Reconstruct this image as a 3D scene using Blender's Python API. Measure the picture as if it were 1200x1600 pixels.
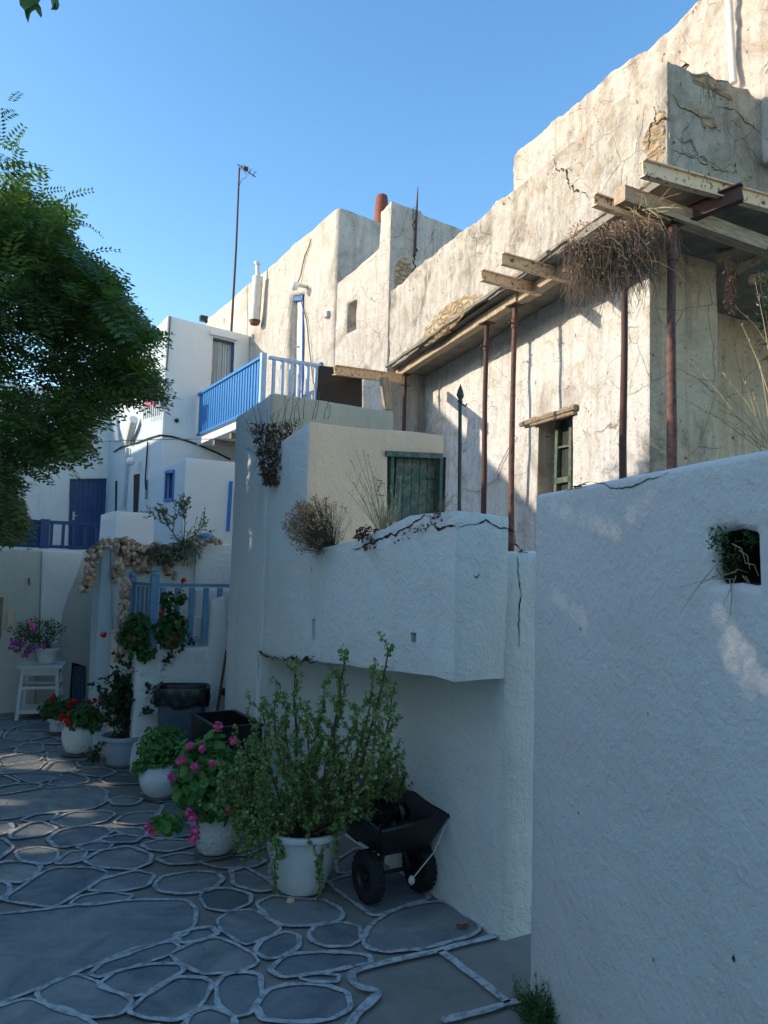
import bpy, bmesh, math, random
from mathutils import Vector, Matrix, noise, Quaternion
R = math.radians
for o in list(bpy.data.objects): bpy.data.objects.remove(o)
scene = bpy.context.scene
C = scene.collection

# ------------------------------------------------------------------ camera
YAW, PITCH, ROLL, F = R(30), R(4.05), R(1.5), 1220.0     # focal length in photo pixels (1200 x 1600)
EYE = Vector((0, 0, 1.6))
fwd = Vector((math.sin(YAW)*math.cos(PITCH), math.cos(YAW)*math.cos(PITCH), math.sin(PITCH)))
rt0 = Vector((math.cos(YAW), -math.sin(YAW), 0))
up0 = rt0.cross(fwd)
rt = rt0*math.cos(ROLL) + up0*math.sin(ROLL)
up = up0*math.cos(ROLL) - rt0*math.sin(ROLL)
cd = bpy.data.cameras.new('camera'); cam = bpy.data.objects.new('camera', cd); C.objects.link(cam)
cam.matrix_world = Matrix(((rt.x, up.x, -fwd.x, EYE.x), (rt.y, up.y, -fwd.y, EYE.y), (rt.z, up.z, -fwd.z, EYE.z), (0, 0, 0, 1)))
cd.sensor_fit = 'VERTICAL'; cd.sensor_height = 36; cd.lens = 36*F/1600; cd.clip_start = .05; cd.clip_end = 500
scene.camera = cam
# ------------------------------------------------------------------ sky, sun, exposure
SUN_EL, SUN_HEAD = R(19), R(-64)           # heading measured from +Y towards +X
w = bpy.data.worlds.new('World'); scene.world = w; w.use_nodes = True
nt = w.node_tree; bg = nt.nodes['Background']
sk = nt.nodes.new('ShaderNodeTexSky'); sk.sky_type = 'NISHITA'; sk.sun_disc = False
sk.sun_elevation = SUN_EL; sk.sun_rotation = SUN_HEAD; sk.altitude = 50
sk.air_density = 1.0; sk.dust_density = 0.7; sk.ozone_density = 1.4
hs = nt.nodes.new('ShaderNodeHueSaturation'); hs.inputs['Saturation'].default_value = 1.25; hs.inputs['Hue'].default_value = .498
nt.links.new(sk.outputs[0], hs.inputs['Color']); nt.links.new(hs.outputs[0], bg.inputs['Color']); bg.inputs['Strength'].default_value = .15
sd = Vector((math.sin(SUN_HEAD)*math.cos(SUN_EL), math.cos(SUN_HEAD)*math.cos(SUN_EL), math.sin(SUN_EL)))
sl = bpy.data.lights.new('sun', 'SUN'); sl.energy = 2.3; sl.angle = R(.55); sl.color = (1, .87, .70)
so = bpy.data.objects.new('sun', sl); C.objects.link(so); so.rotation_euler = (-sd).to_track_quat('-Z', 'Y').to_euler(); so.location = (0, 0, 12)
scene.view_settings.view_transform = 'Standard'; scene.view_settings.look = 'None'
scene.view_settings.exposure = 1.24; scene.view_settings.gamma = 1
scene.render.engine = 'CYCLES'
scene.cycles.max_bounces = 8; scene.cycles.diffuse_bounces = 5; scene.cycles.transparent_max_bounces = 8

# ------------------------------------------------------------------ measuring helpers
def ray(px, py): return (fwd + rt*((px-600)/F) - up*((py-800)/F))
def hit(px, py, pl):
    p0, n = pl; d = ray(px, py); return EYE + d*((p0-EYE).dot(n)/d.dot(n))
def PX(x): return (Vector((x, 0, 0)), Vector((-1, 0, 0)))
def PY(y): return (Vector((0, y, 0)), Vector((0, -1, 0)))
def PZ(z): return (Vector((0, 0, z)), Vector((0, 0, 1)))
def at(px, py, depth): return EYE + ray(px, py)*depth
def gnd(px, py, z=0): return hit(px, py, PZ(z))
rnd = random.Random(7)
def U(a, b): return rnd.uniform(a, b)

# ------------------------------------------------------------------ materials
def newmat(name):
    m = bpy.data.materials.new(name); m.use_nodes = True
    n = m.node_tree.nodes; return m, m.node_tree, n['Principled BSDF']
def coord(nt, scale=(1, 1, 1)):
    g = nt.nodes.new('ShaderNodeNewGeometry'); mp = nt.nodes.new('ShaderNodeMapping')
    mp.inputs['Scale'].default_value = scale; nt.links.new(g.outputs['Position'], mp.inputs['Vector']); return mp.outputs[0]
def ntex(nt, vec, scale, detail=4, rough=.6, dist=0):
    t = nt.nodes.new('ShaderNodeTexNoise'); t.inputs['Scale'].default_value = scale
    t.inputs['Detail'].default_value = detail; t.inputs['Roughness'].default_value = rough; t.inputs['Distortion'].default_value = dist
    nt.links.new(vec, t.inputs['Vector']); return t.outputs['Fac']
def ramp(nt, fac, stops):
    r = nt.nodes.new('ShaderNodeValToRGB'); e = r.color_ramp.elements
    while len(e) < len(stops): e.new(.5)
    for i, (p, c) in enumerate(stops):
        e[i].position = p; e[i].color = (c if len(c) == 4 else (*c, 1)) if not isinstance(c, float) else (c, c, c, 1)
    nt.links.new(fac, r.inputs[0]); return r.outputs[0]
def mix(nt, fac, a, b, mode='MIX'):
    m = nt.nodes.new('ShaderNodeMix'); m.data_type = 'RGBA'; m.blend_type = mode
    for sock, v in ((m.inputs[0], fac), (m.inputs[6], a), (m.inputs[7], b)):
        if hasattr(v, 'is_linked') or hasattr(v, 'links'): nt.links.new(v, sock)
        elif isinstance(v, (int, float)): sock.default_value = v
        else: sock.default_value = (*v, 1)
    return m.outputs[2]
def bump(nt, bs, *layers):
    prev = None
    for h, st, dist in layers:
        b = nt.nodes.new('ShaderNodeBump'); b.inputs['Strength'].default_value = st; b.inputs['Distance'].default_value = dist
        nt.links.new(h, b.inputs['Height'])
        if prev: nt.links.new(prev, b.inputs['Normal'])
        prev = b.outputs[0]
    nt.links.new(prev, bs.inputs['Normal'])

def plaster(name, base, stain, amount=.5, rough_b=.012, streak=True, dirt=(.30, .25, .18), spots=.0, grain=70):
    m, nt, bs = newmat(name); v = coord(nt); bs.inputs['Roughness'].default_value = .92; bs.inputs['Specular IOR Level'].default_value = .2
    n1 = ntex(nt, v, 1.3, 6, .62, .3); f1 = ramp(nt, n1, [(.42, 0.), (.72, 1.)])
    m1 = nt.nodes.new('ShaderNodeMath'); m1.operation = 'MULTIPLY'; nt.links.new(f1, m1.inputs[0]); m1.inputs[1].default_value = amount
    c = mix(nt, m1.outputs[0], base, stain)
    if streak:
        vs = coord(nt, (5, 5, .55)); n2 = ntex(nt, vs, 1.6, 5, .65); f2 = ramp(nt, n2, [(.54, 0.), (.78, 1.)])
        m2 = nt.nodes.new('ShaderNodeMath'); m2.operation = 'MULTIPLY'; nt.links.new(f2, m2.inputs[0]); m2.inputs[1].default_value = amount*.9
        c = mix(nt, m2.outputs[0], c, dirt)
    if spots:
        n3 = ntex(nt, v, 9, 5, .7, .5); f3 = ramp(nt, n3, [(.56, 0.), (.66, 1.)])
        m3 = nt.nodes.new('ShaderNodeMath'); m3.operation = 'MULTIPLY'; nt.links.new(f3, m3.inputs[0]); m3.inputs[1].default_value = spots
        c = mix(nt, m3.outputs[0], c, dirt)
    nt.links.new(c, bs.inputs['Base Color'])
    bump(nt, bs, (ntex(nt, v, 4.5, 6, .6, .2), .6, rough_b*3), (ntex(nt, v, 24, 4, .6, .6), .8, rough_b*1.0), (ntex(nt, v, grain, 4, .65), .8, rough_b*.5))
    return m

M = {}
M['white'] = plaster('whitewash', (.78, .76, .70), (.66, .63, .56), .4, .010, True, (.52, .47, .38))
M['whiteclean'] = plaster('fresh_whitewash', (.80, .78, .72), (.72, .70, .64), .3, .007, False)
M['wallright'] = plaster('thick_whitewash', (.70, .68, .63), (.60, .575, .52), .55, .009, True, (.60, .59, .56), spots=.02, grain=55)
M['bluish'] = plaster('blue_wash_and_sky_tint', (.52, .60, .62), (.45, .52, .54), .4, .007, True, (.45, .46, .42))
M['greenish'] = plaster('grey_green_wash', (.60, .59, .50), (.50, .50, .42), .5, .007, True, (.42, .41, .35))
M['sand'] = plaster('yellow_ochre_wash', (.86, .55, .35), (.70, .46, .31), .8, .010, True, (.50, .46, .40), .15)
M['sandgrey'] = plaster('greyish_beige_wash', (.52, .43, .31), (.44, .36, .27), .6, .010, True)
M['shadewhite'] = plaster('shaded_stained_whitewash', (.66, .64, .59), (.52, .50, .45), .55, .012, True, (.40, .38, .33), .08)  # darker tone stands for shade on the return faces; streaks are stains
M['oldwall'] = plaster('flaking_whitewash', (.66, .62, .57), (.42, .37, .30), .75, .014, True, (.40, .34, .26), .18)
M['cream'] = plaster('warm_old_plaster', (.62, .56, .48), (.46, .39, .31), .8, .014, True, (.48, .42, .34), .15)

def old_plaster(name, light, mid, dark, patchc, sc=1.0, bigb=.8):
    m, nt, bs = newmat(name); v = coord(nt); bs.inputs['Roughness'].default_value = .95; bs.inputs['Specular IOR Level'].default_value = .1
    a = ntex(nt, v, 1.5*sc, 8, .70, .7); c = ramp(nt, a, [(.34, dark), (.44, mid), (.54, light), (.66, mid), (.80, dark)])
    p = ramp(nt, ntex(nt, v, 3.3*sc, 6, .72, 1.2), [(.57, 0.), (.61, .8)]); c = mix(nt, p, c, patchc)
    vs = coord(nt, (6, 6, .45)); s = ramp(nt, ntex(nt, vs, 1.5, 6, .7), [(.48, 0.), (.70, .7)]); c = mix(nt, s, c, dark)
    pit = ramp(nt, ntex(nt, v, 17, 5, .72, .5), [(.33, 1.), (.39, 0.)]); c = mix(nt, pit, c, tuple(x*.35 for x in dark))
    nz = nt.nodes.new('ShaderNodeTexNoise'); nz.inputs['Scale'].default_value = 3; nz.inputs['Detail'].default_value = 4; nt.links.new(v, nz.inputs['Vector'])
    dv = mix(nt, .12, v, nz.outputs['Color'], 'ADD')
    vo = nt.nodes.new('ShaderNodeTexVoronoi'); vo.feature = 'DISTANCE_TO_EDGE'; vo.inputs['Scale'].default_value = 2.3*sc; nt.links.new(dv, vo.inputs['Vector'])
    cr = ramp(nt, vo.outputs['Distance'], [(0., 1.), (.012, 0.)]); ms = ramp(nt, ntex(nt, v, 1.1, 3, .5), [(.5, 0.), (.6, .8)])
    k = nt.nodes.new('ShaderNodeMath'); k.operation = 'MULTIPLY'; nt.links.new(cr, k.inputs[0]); nt.links.new(ms, k.inputs[1]); c = mix(nt, k.outputs[0], c, tuple(x*.3 for x in dark))
    nt.links.new(c, bs.inputs['Base Color'])
    bump(nt, bs, (ntex(nt, v, 6, 8, .72, .7), bigb, .07), (p, .5, .012), (ntex(nt, v, 14, 6, .72, .8), .9, .035), (ntex(nt, v, 42, 5, .7), .9, .015)); return m
def parapet_mat():
    m, nt, bs = newmat('crumbling_plaster'); v = coord(nt); bs.inputs['Roughness'].default_value = .95; bs.inputs['Specular IOR Level'].default_value = .1
    a = ntex(nt, v, 1.7, 7, .68, .5); c = ramp(nt, a, [(.32, (.36, .29, .21)), (.45, (.55, .46, .34)), (.58, (.66, .57, .43)), (.75, (.58, .46, .31))])
    b = ntex(nt, v, 11, 6, .75, .8); fb = ramp(nt, b, [(.36, 1.), (.45, 0.)])
    c = mix(nt, fb, c, (.30, .22, .14))
    vs = coord(nt, (4, 4, .5)); s = ntex(nt, vs, 2.2, 5, .7); fs = ramp(nt, s, [(.55, 0.), (.75, .55)])
    c = mix(nt, fs, c, (.25, .24, .21)); nt.links.new(c, bs.inputs['Base Color'])
    bump(nt, bs, (ntex(nt, v, 6, 7, .7, .6), .8, .07), (b, .7, .03), (ntex(nt, v, 45, 4, .65), .6, .008))
    return m
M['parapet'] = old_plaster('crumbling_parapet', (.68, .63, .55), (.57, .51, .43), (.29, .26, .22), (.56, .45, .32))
M['upper'] = old_plaster('pinkish_old_plaster', (.71, .65, .58), (.61, .54, .47), (.35, .31, .27), (.58, .47, .37), 1.2)
M['oldwall'] = old_plaster('stained_whitewash', (.78, .75, .70), (.71, .67, .61), (.46, .42, .36), (.62, .55, .44), .9, .45)
M['warmbounce'] = old_plaster('warm_bounce_plaster', (.80, .62, .43), (.68, .52, .35), (.38, .29, .21), (.74, .58, .42), .9, .45)  # warm bounce light put into the colour of the camera-facing pillar sides
M['cream'] = old_plaster('sunny_old_plaster', (.66, .61, .54), (.58, .52, .45), (.38, .34, .28), (.58, .51, .42), .8, .45)
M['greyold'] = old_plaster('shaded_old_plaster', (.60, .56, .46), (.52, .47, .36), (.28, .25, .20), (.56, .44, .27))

def rubble_mat():
    m, nt, bs = newmat('exposed_rubble'); v = coord(nt, (5, 5, 11)); bs.inputs['Roughness'].default_value = .95
    nz = nt.nodes.new('ShaderNodeTexNoise'); nz.inputs['Scale'].default_value = .8; nz.inputs['Detail'].default_value = 4; nt.links.new(v, nz.inputs['Vector']); dv = mix(nt, .8, v, nz.outputs['Color'], 'ADD')
    vo = nt.nodes.new('ShaderNodeTexVoronoi'); vo.feature = 'DISTANCE_TO_EDGE'; vo.inputs['Scale'].default_value = 1.3; nt.links.new(dv, vo.inputs['Vector'])
    e = ramp(nt, vo.outputs['Distance'], [(0., 0.), (.22, 1.)]); w0 = coord(nt)
    c = ramp(nt, ntex(nt, w0, 9, 7, .75, .6), [(.3, (.30, .20, .11)), (.5, (.50, .37, .22)), (.7, (.58, .47, .33))])
    c = mix(nt, e, mix(nt, .55, c, (.22, .16, .10)), c); nt.links.new(c, bs.inputs['Base Color'])
    bump(nt, bs, (e, .8, .035), (ntex(nt, w0, 30, 6, .75), .8, .02)); return m
M['rubble'] = rubble_mat()

def plain(name, col, rough=.6, var=.25, bs_scale=20, bumpd=.002, metal=0, scale=(1, 1, 1), tr=0):
    m, nt, bs = newmat(name); v = coord(nt, scale)
    c2 = tuple(x*(1-var) for x in col); n = ntex(nt, v, bs_scale, 5, .65); f = ramp(nt, n, [(.35, 0.), (.68, 1.)])
    nt.links.new(mix(nt, f, col, c2), bs.inputs['Base Color']); bs.inputs['Roughness'].default_value = rough; bs.inputs['Metallic'].default_value = metal
    if bumpd: bump(nt, bs, (n, .5, bumpd))
    return m
def leafmat(name, col, col2, tr=.35, rough=.5):
    m, nt, bs = newmat(name); g = nt.nodes.new('ShaderNodeNewGeometry')
    c = ramp(nt, g.outputs['Random Per Island'], [(0., col), (1., col2)])
    nt.links.new(c, bs.inputs['Base Color']); bs.inputs['Roughness'].default_value = rough; bs.inputs['Specular IOR Level'].default_value = .35
    t = nt.nodes.new('ShaderNodeBsdfTranslucent'); tc = mix(nt, 1., c, (1.9, 2.0, .9), 'MULTIPLY'); nt.links.new(tc, t.inputs[0])
    ms = nt.nodes.new('ShaderNodeMixShader'); ms.inputs[0].default_value = tr
    nt.links.new(bs.outputs[0], ms.inputs[1]); nt.links.new(t.outputs[0], ms.inputs[2])
    nt.links.new(ms.outputs[0], nt.nodes['Material Output'].inputs['Surface']); return m
def rusty(name, paint, rust, lo=.5, hi=.56, rough=.75, sc=14):
    m, nt, bs = newmat(name); v = coord(nt); n = ntex(nt, v, sc, 7, .72, .6); f = ramp(nt, n, [(lo, 0.), (hi, 1.)])
    r2 = ramp(nt, ntex(nt, v, 60, 4, .7), [(.3, rust), (.7, tuple(x*.5 for x in rust))])
    nt.links.new(mix(nt, f, paint, r2), bs.inputs['Base Color']); bs.inputs['Roughness'].default_value = rough
    bump(nt, bs, (n, .6, .004)); return m
def wood(name, col, dark, scale=(1, 1, 12), rough=.8):
    m, nt, bs = newmat(name); v = coord(nt, scale); n = ntex(nt, v, 3, 6, .7, .4)
    nt.links.new(ramp(nt, n, [(.35, dark), (.62, col)]), bs.inputs['Base Color']); bs.inputs['Roughness'].default_value = rough
    bump(nt, bs, (n, .7, .004)); return m
M['blue'] = plain('bright_blue_paint', (.004, .185, .50), .45, .25, 12)
M['bluewhite'] = plain('faded_blue_paint', (.40, .58, .80), .55, .25, 12)
M['navyblue'] = plain('mid_blue_paint', (.015, .10, .36), .5, .3, 10)
M['navy'] = plain('deep_blue_paint', (.004, .055, .18), .4, .3, 10)
M['lightblue'] = plain('light_blue_paint', (.16, .33, .48), .5, .22, 14)
M['tealblue'] = plain('teal_blue_paint', (.09, .20, .27), .6, .35, 25)
M['darkhole'] = plain('dark_inside', (.012, .011, .010), .95, .3, 8, 0)
M['crack'] = plain('crack_dark', (.045, .032, .022), 1., .4, 60, .003)
M['rust'] = rusty('rusty_steel', (.065, .032, .026), (.10, .035, .02), .45, .6)
M['rust2'] = rusty('brown_rusty_pipe', (.15, .068, .048), (.075, .032, .022), .45, .62)
M['beampaint'] = rusty('cream_painted_rusty_steel', (.78, .56, .34), (.17, .075, .035), .55, .61, .7, 22)
M['timber'] = wood('weathered_timber', (.47, .37, .25), (.24, .17, .11), (14, 14, 2))
M['timberx'] = wood('sawn_timber', (.50, .38, .25), (.26, .18, .11), (2, 14, 14))
M['oldwood'] = wood('grey_old_wood', (.36, .28, .19), (.12, .08, .05), (3, 14, 14))
M['greenwood'] = rusty('flaking_green_paint', (.045, .085, .055), (.19, .17, .12), .49, .56, .7, 16)
M['greeniron'] = plain('dark_green_iron', (.010, .035, .025), .5, .4, 30)
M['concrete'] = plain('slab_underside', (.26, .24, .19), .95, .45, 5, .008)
M['twig'] = plain('dry_twig', (.19, .13, .085), .9, .5, 9, 0)
M['twigdark'] = plain('dark_dead_twig', (.050, .030, .022), .9, .5, 9, 0)
M['straw'] = plain('straw', (.50, .38, .20), .8, .35, 9, 0)
M['deadleaf'] = leafmat('dead_leaf', (.055, .028, .018), (.13, .07, .04), .1)
M['seedhead'] = leafmat('brown_seed_heads', (.30, .16, .10), (.52, .34, .21), .2)
M['locust'] = leafmat('locust_leaf', (.028, .070, .028), (.10, .150, .045), .38)
M['geranium'] = leafmat('geranium_leaf', (.028, .085, .022), (.07, .16, .04), .25)
M['geraniumlight'] = leafmat('bright_geranium_leaf', (.055, .17, .04), (.14, .28, .07), .3)
M['darkleaf'] = leafmat('dark_glossy_leaf', (.012, .04, .014), (.03, .07, .02), .15, .3)
M['succulent'] = leafmat('small_jade_leaf', (.12, .20, .06), (.28, .36, .14), .3, .35)
M['greyleaf'] = leafmat('grey_green_leaf', (.10, .12, .08), (.20, .20, .14), .2)
M['pink'] = leafmat('pink_petal', (.62, .05, .26), (.85, .20, .45), .3)
M['magenta'] = leafmat('magenta_petal', (.25, .03, .24), (.45, .08, .38), .3)
M['red'] = leafmat('red_petal', (.55, .008, .010), (.75, .03, .02), .2)
M['whitepetal'] = leafmat('white_petal', (.6, .6, .55), (.8, .8, .75), .2)
M['stem'] = plain('green_stem', (.10, .16, .05), .7, .4, 9, 0)
M['bark'] = plain('brown_bark', (.14, .09, .06), .9, .5, 25, .004)
M['soil'] = plain('potting_soil', (.05, .035, .025), 1., .5, 30, .01)
M['potwhite'] = plain('white_painted_pot', (.72, .72, .70), .55, .14, 9, .002)
def carved():
    m, nt, bs = newmat('carved_white_pot'); v = coord(nt); vo = nt.nodes.new('ShaderNodeTexVoronoi'); vo.inputs['Scale'].default_value = 45; nt.links.new(v, vo.inputs['Vector'])
    bs.inputs['Base Color'].default_value = (.66, .66, .63, 1); bs.inputs['Roughness'].default_value = .6; bump(nt, bs, (vo.outputs['Distance'], .8, .008)); return m
M['potcarved'] = carved()
M['potblue'] = plain('grey_blue_pot', (.36, .42, .46), .5, .12, 9, .001)
M['saucer'] = plain('grey_saucer', (.30, .31, .31), .6, .3, 9, .001)
M['terra'] = plain('terracotta', (.22, .065, .042), .8, .35, 12, .003)
M['binplastic'] = plain('grey_blue_plastic', (.085, .105, .13), .45, .12, 9, .0005)
M['bagplastic'] = plain('black_bin_bag', (.012, .012, .014), .28, .3, 14, .012)
M['blackplastic'] = plain('black_plastic', (.012, .013, .015), .38, .25, 18, .001)
M['rubber'] = plain('tyre_rubber', (.015, .015, .016), .8, .3, 40, .002)
M['garlic'] = plain('garlic_skin', (.66, .44, .27), .6, .5, 28, .003)
def garlic_mat():
    m, nt, bs = newmat('garlic_skins'); oi = nt.nodes.new('ShaderNodeObjectInfo'); v = coord(nt)
    c = ramp(nt, oi.outputs['Random'], [(0., (.30, .17, .10)), (.45, (.55, .36, .22)), (1., (.86, .70, .54))])
    n = ntex(nt, v, 60, 4, .7); c = mix(nt, ramp(nt, n, [(.45, 0.), (.65, .7)]), c, (.22, .11, .08)); nt.links.new(c, bs.inputs['Base Color']); bs.inputs['Roughness'].default_value = .6
    bump(nt, bs, (n, .5, .003)); return m
M['garlic'] = garlic_mat()
M['garlicdark'] = plain('garlic_stalks', (.12, .07, .045), .8, .5, 30, .003)
M['whitewood'] = plain('white_painted_wood', (.72, .71, .66), .5, .12, 12, .001)
M['curtain'] = plain('white_cloth', (.68, .67, .63), .9, .1, 6, 0)
M['rope'] = plain('white_string', (.62, .60, .54), .9, .2, 9, 0)
M['cable'] = plain('black_cable', (.02, .02, .02), .6, .2, 9, 0)
M['cablewhite'] = plain('grey_white_cable', (.55, .54, .50), .6, .2, 9, 0)
M['pipewhite'] = plain('painted_pipe', (.68, .66, .60), .5, .18, 9, .001)
M['steelgrey'] = plain('galvanised_steel', (.42, .42, .40), .45, .3, 12, .001, .4)
M['globe'] = plain('opal_glass', (.80, .79, .74), .25, .05, 5, 0)
M['towel'] = plain('pink_towel', (.62, .14, .26), .9, .3, 12, 0)
M['glass'] = plain('dusty_glass', (.055, .06, .05), .2, .4, 7, 0)
M['tarp'] = plain('blue_plastic', (.16, .33, .55), .45, .25, 12, .004)
M['asphalt'] = plain('black_board', (.018, .014, .013), .55, .4, 5, .002)

# ------------------------------------------------------------------ mesh helpers
class MB:
    def __init__(s): s.v = []; s.f = []; s.m = []; s.k = 0
    def add(s, vs, fs):
        b = len(s.v); s.v += [tuple(x) for x in vs]; s.f += [tuple(i+b for i in f) for f in fs]; s.m += [s.k]*len(fs)
    def box(s, c, d, rot=None, tp=1.0):
        c = Vector(c); q = rot or Matrix.Identity(3); vs = []
        for z in (-.5, .5):
            for x, y in ((-.5, -.5), (.5, -.5), (.5, .5), (-.5, .5)):
                k = tp if z > 0 else 1
                vs.append(c + q @ Vector((x*d[0]*k, y*d[1]*k, z*d[2])))
        s.add(vs, [(3, 2, 1, 0), (4, 5, 6, 7), (0, 1, 5, 4), (1, 2, 6, 5), (2, 3, 7, 6), (3, 0, 4, 7)]); return s
    def bar(s, a, b, wd, ht, upv=Vector((0, 0, 1))):
        a = Vector(a); b = Vector(b); z = (b-a).normalized(); x = upv.cross(z)
        if x.length < 1e-4: x = Vector((1, 0, 0)).cross(z)
        x.normalize(); y = z.cross(x)
        s.box((a+b)/2, (wd, ht, (b-a).length), Matrix((x, y, z)).transposed()); return s
    def tube(s, pts, r, n=6, cap=True):
        pts = [Vector(p) for p in pts]; N = len(pts); rs = r if isinstance(r, (list, tuple)) else [r]*N
        vs = []; fs = []; px = None
        for i, p in enumerate(pts):
            t = (pts[min(i+1, N-1)] - pts[max(i-1, 0)])
            if t.length < 1e-9: t = Vector((0, 0, 1))
            t.normalize()
            if px is None: px = t.orthogonal().normalized()
            else:
                px = px - t*px.dot(t)
                px = px.normalized() if px.length > 1e-6 else t.orthogonal().normalized()
            py = t.cross(px)
            for j in range(n):
                a = 2*math.pi*j/n; vs.append(p + (px*math.cos(a)+py*math.sin(a))*rs[i])
        for i in range(N-1):
            for j in range(n):
                k = (j+1) % n; fs.append((i*n+j, i*n+k, (i+1)*n+k, (i+1)*n+j))
        if cap and n > 2: fs.append(tuple(range(n))[::-1]); fs.append(tuple((N-1)*n+j for j in range(n)))
        s.add(vs, fs); return s
    def lathe(s, c, prof, n=28, axis=None, sq=(1, 1)):
        c = Vector(c); vs = []; fs = []; q = axis or Matrix.Identity(3)
        for (r, z) in prof:
            for j in range(n):
                a = 2*math.pi*j/n; vs.append(c + q @ Vector((r*math.cos(a)*sq[0], r*math.sin(a)*sq[1], z)))
        for i in range(len(prof)-1):
            for j in range(n):
                k = (j+1) % n; fs.append((i*n+j, i*n+k, (i+1)*n+k, (i+1)*n+j))
        s.add(vs, fs); return s
    def leaf(s, p, d, nrm, L, W, fold=.15):
        d = d.normalized(); x = d.cross(nrm)
        if x.length < 1e-5: x = d.orthogonal()
        x.normalize(); n = x.cross(d)
        m1 = p + d*L*.35; m2 = p + d*L*.7
        s.add([p, m1 + x*W*.5 + n*W*fold, m2 + x*W*.42 + n*W*fold, p+d*L, m2 - x*W*.42 + n*W*fold, m1 - x*W*.5 + n*W*fold, ],
              [(0, 1, 2, 3), (0, 3, 4, 5)]); return s
    def disc(s, p, nrm, r, n=6, cup=.25, wob=.15):
        nrm = nrm.normalized(); x = nrm.orthogonal().normalized(); y = nrm.cross(x); a0 = U(0, 6.28)
        vs = [p - nrm*r*cup]
        for j in range(n):
            a = a0 + 2*math.pi*j/n; rr = r*(1+U(-wob, wob)); vs.append(p + (x*math.cos(a)+y*math.sin(a))*rr)
        s.add(vs, [(0, j+1, (j+1) % n + 1) for j in range(n)]); return s
    def build(s, name, mat, parent=None, smooth=False, angle=40):
        me = bpy.data.meshes.new(name); me.from_pydata(s.v, [], s.f)
        for x in (mat if isinstance(mat, (list, tuple)) else [mat]): me.materials.append(M[x] if isinstance(x, str) else x)
        if isinstance(mat, (list, tuple)): me.polygons.foreach_set('material_index', s.m)
        if smooth:
            me.polygons.foreach_set('use_smooth', [True]*len(me.polygons)); me.set_sharp_from_angle(angle=R(angle))
        me.update(); o = bpy.data.objects.new(name, me); C.objects.link(o)
        if parent: put(o, parent)
        return o
def put(o, parent):
    o.parent = parent
    ml = parent['_w'] if False else parent.location
    # all things sit unrotated and unscaled; children keep world placement
    base = world_loc(parent); o.location = o.location - base
def world_loc(o):
    l = Vector((0, 0, 0))
    while o: l = l + o.location; o = o.parent
    return l
def tag(o, label, cat, group=None):
    o['label'] = label; o['category'] = cat; o['kind'] = 'thing'
    if group: o['group'] = group
    return o
def thing(name, label, cat, loc=(0, 0, 0), group=None):
    o = bpy.data.objects.new(name, None); C.objects.link(o); o.location = loc; o.empty_display_size = .1
    return tag(o, label, cat, group)
def origin(o, p):
    p = Vector(p); o.data.transform(Matrix.Translation(-p)); o.location = o.location + p; return o

def prism_bm(foot, z0, z1):
    bm = bmesh.new(); n = len(foot)
    z0s = z0 if isinstance(z0, (list, tuple)) else [z0]*n; z1s = z1 if isinstance(z1, (list, tuple)) else [z1]*n
    lo = [bm.verts.new((p[0], p[1], z)) for p, z in zip(foot, z0s)]; hi = [bm.verts.new((p[0], p[1], z)) for p, z in zip(foot, z1s)]
    bm.faces.new(lo[::-1]); bm.faces.new(hi)
    for i in range(n): j = (i+1) % n; bm.faces.new((lo[i], lo[j], hi[j], hi[i]))
    bmesh.ops.recalc_face_normals(bm, faces=bm.faces); return bm
def slab_bm(pts, off):
    bm = bmesh.new(); off = Vector(off); a = [bm.verts.new(p) for p in pts]; b = [bm.verts.new(Vector(p)+off) for p in pts]
    bm.faces.new(a); bm.faces.new(b[::-1]); n = len(pts)
    for i in range(n): j = (i+1) % n; bm.faces.new((a[i], b[i], b[j], a[j]))
    bmesh.ops.recalc_face_normals(bm, faces=bm.faces); return bm
def rect(x0, x1, y0, y1): return [(x0, y0), (x1, y0), (x1, y1), (x0, y1)]
def cutter(pxs, pl, d0, d1):
    """opening outlined on the wall plane, running from d0 in front of it to d1 behind it"""
    n = pl[1]; p = [hit(x, y, pl) + n*d0 for x, y in pxs]; return slab_bm(p, -n*(d0+d1))
def rq(x0, y0, x1, y1): return [(x0, y0), (x1, y0), (x1, y1), (x0, y1)]
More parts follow.
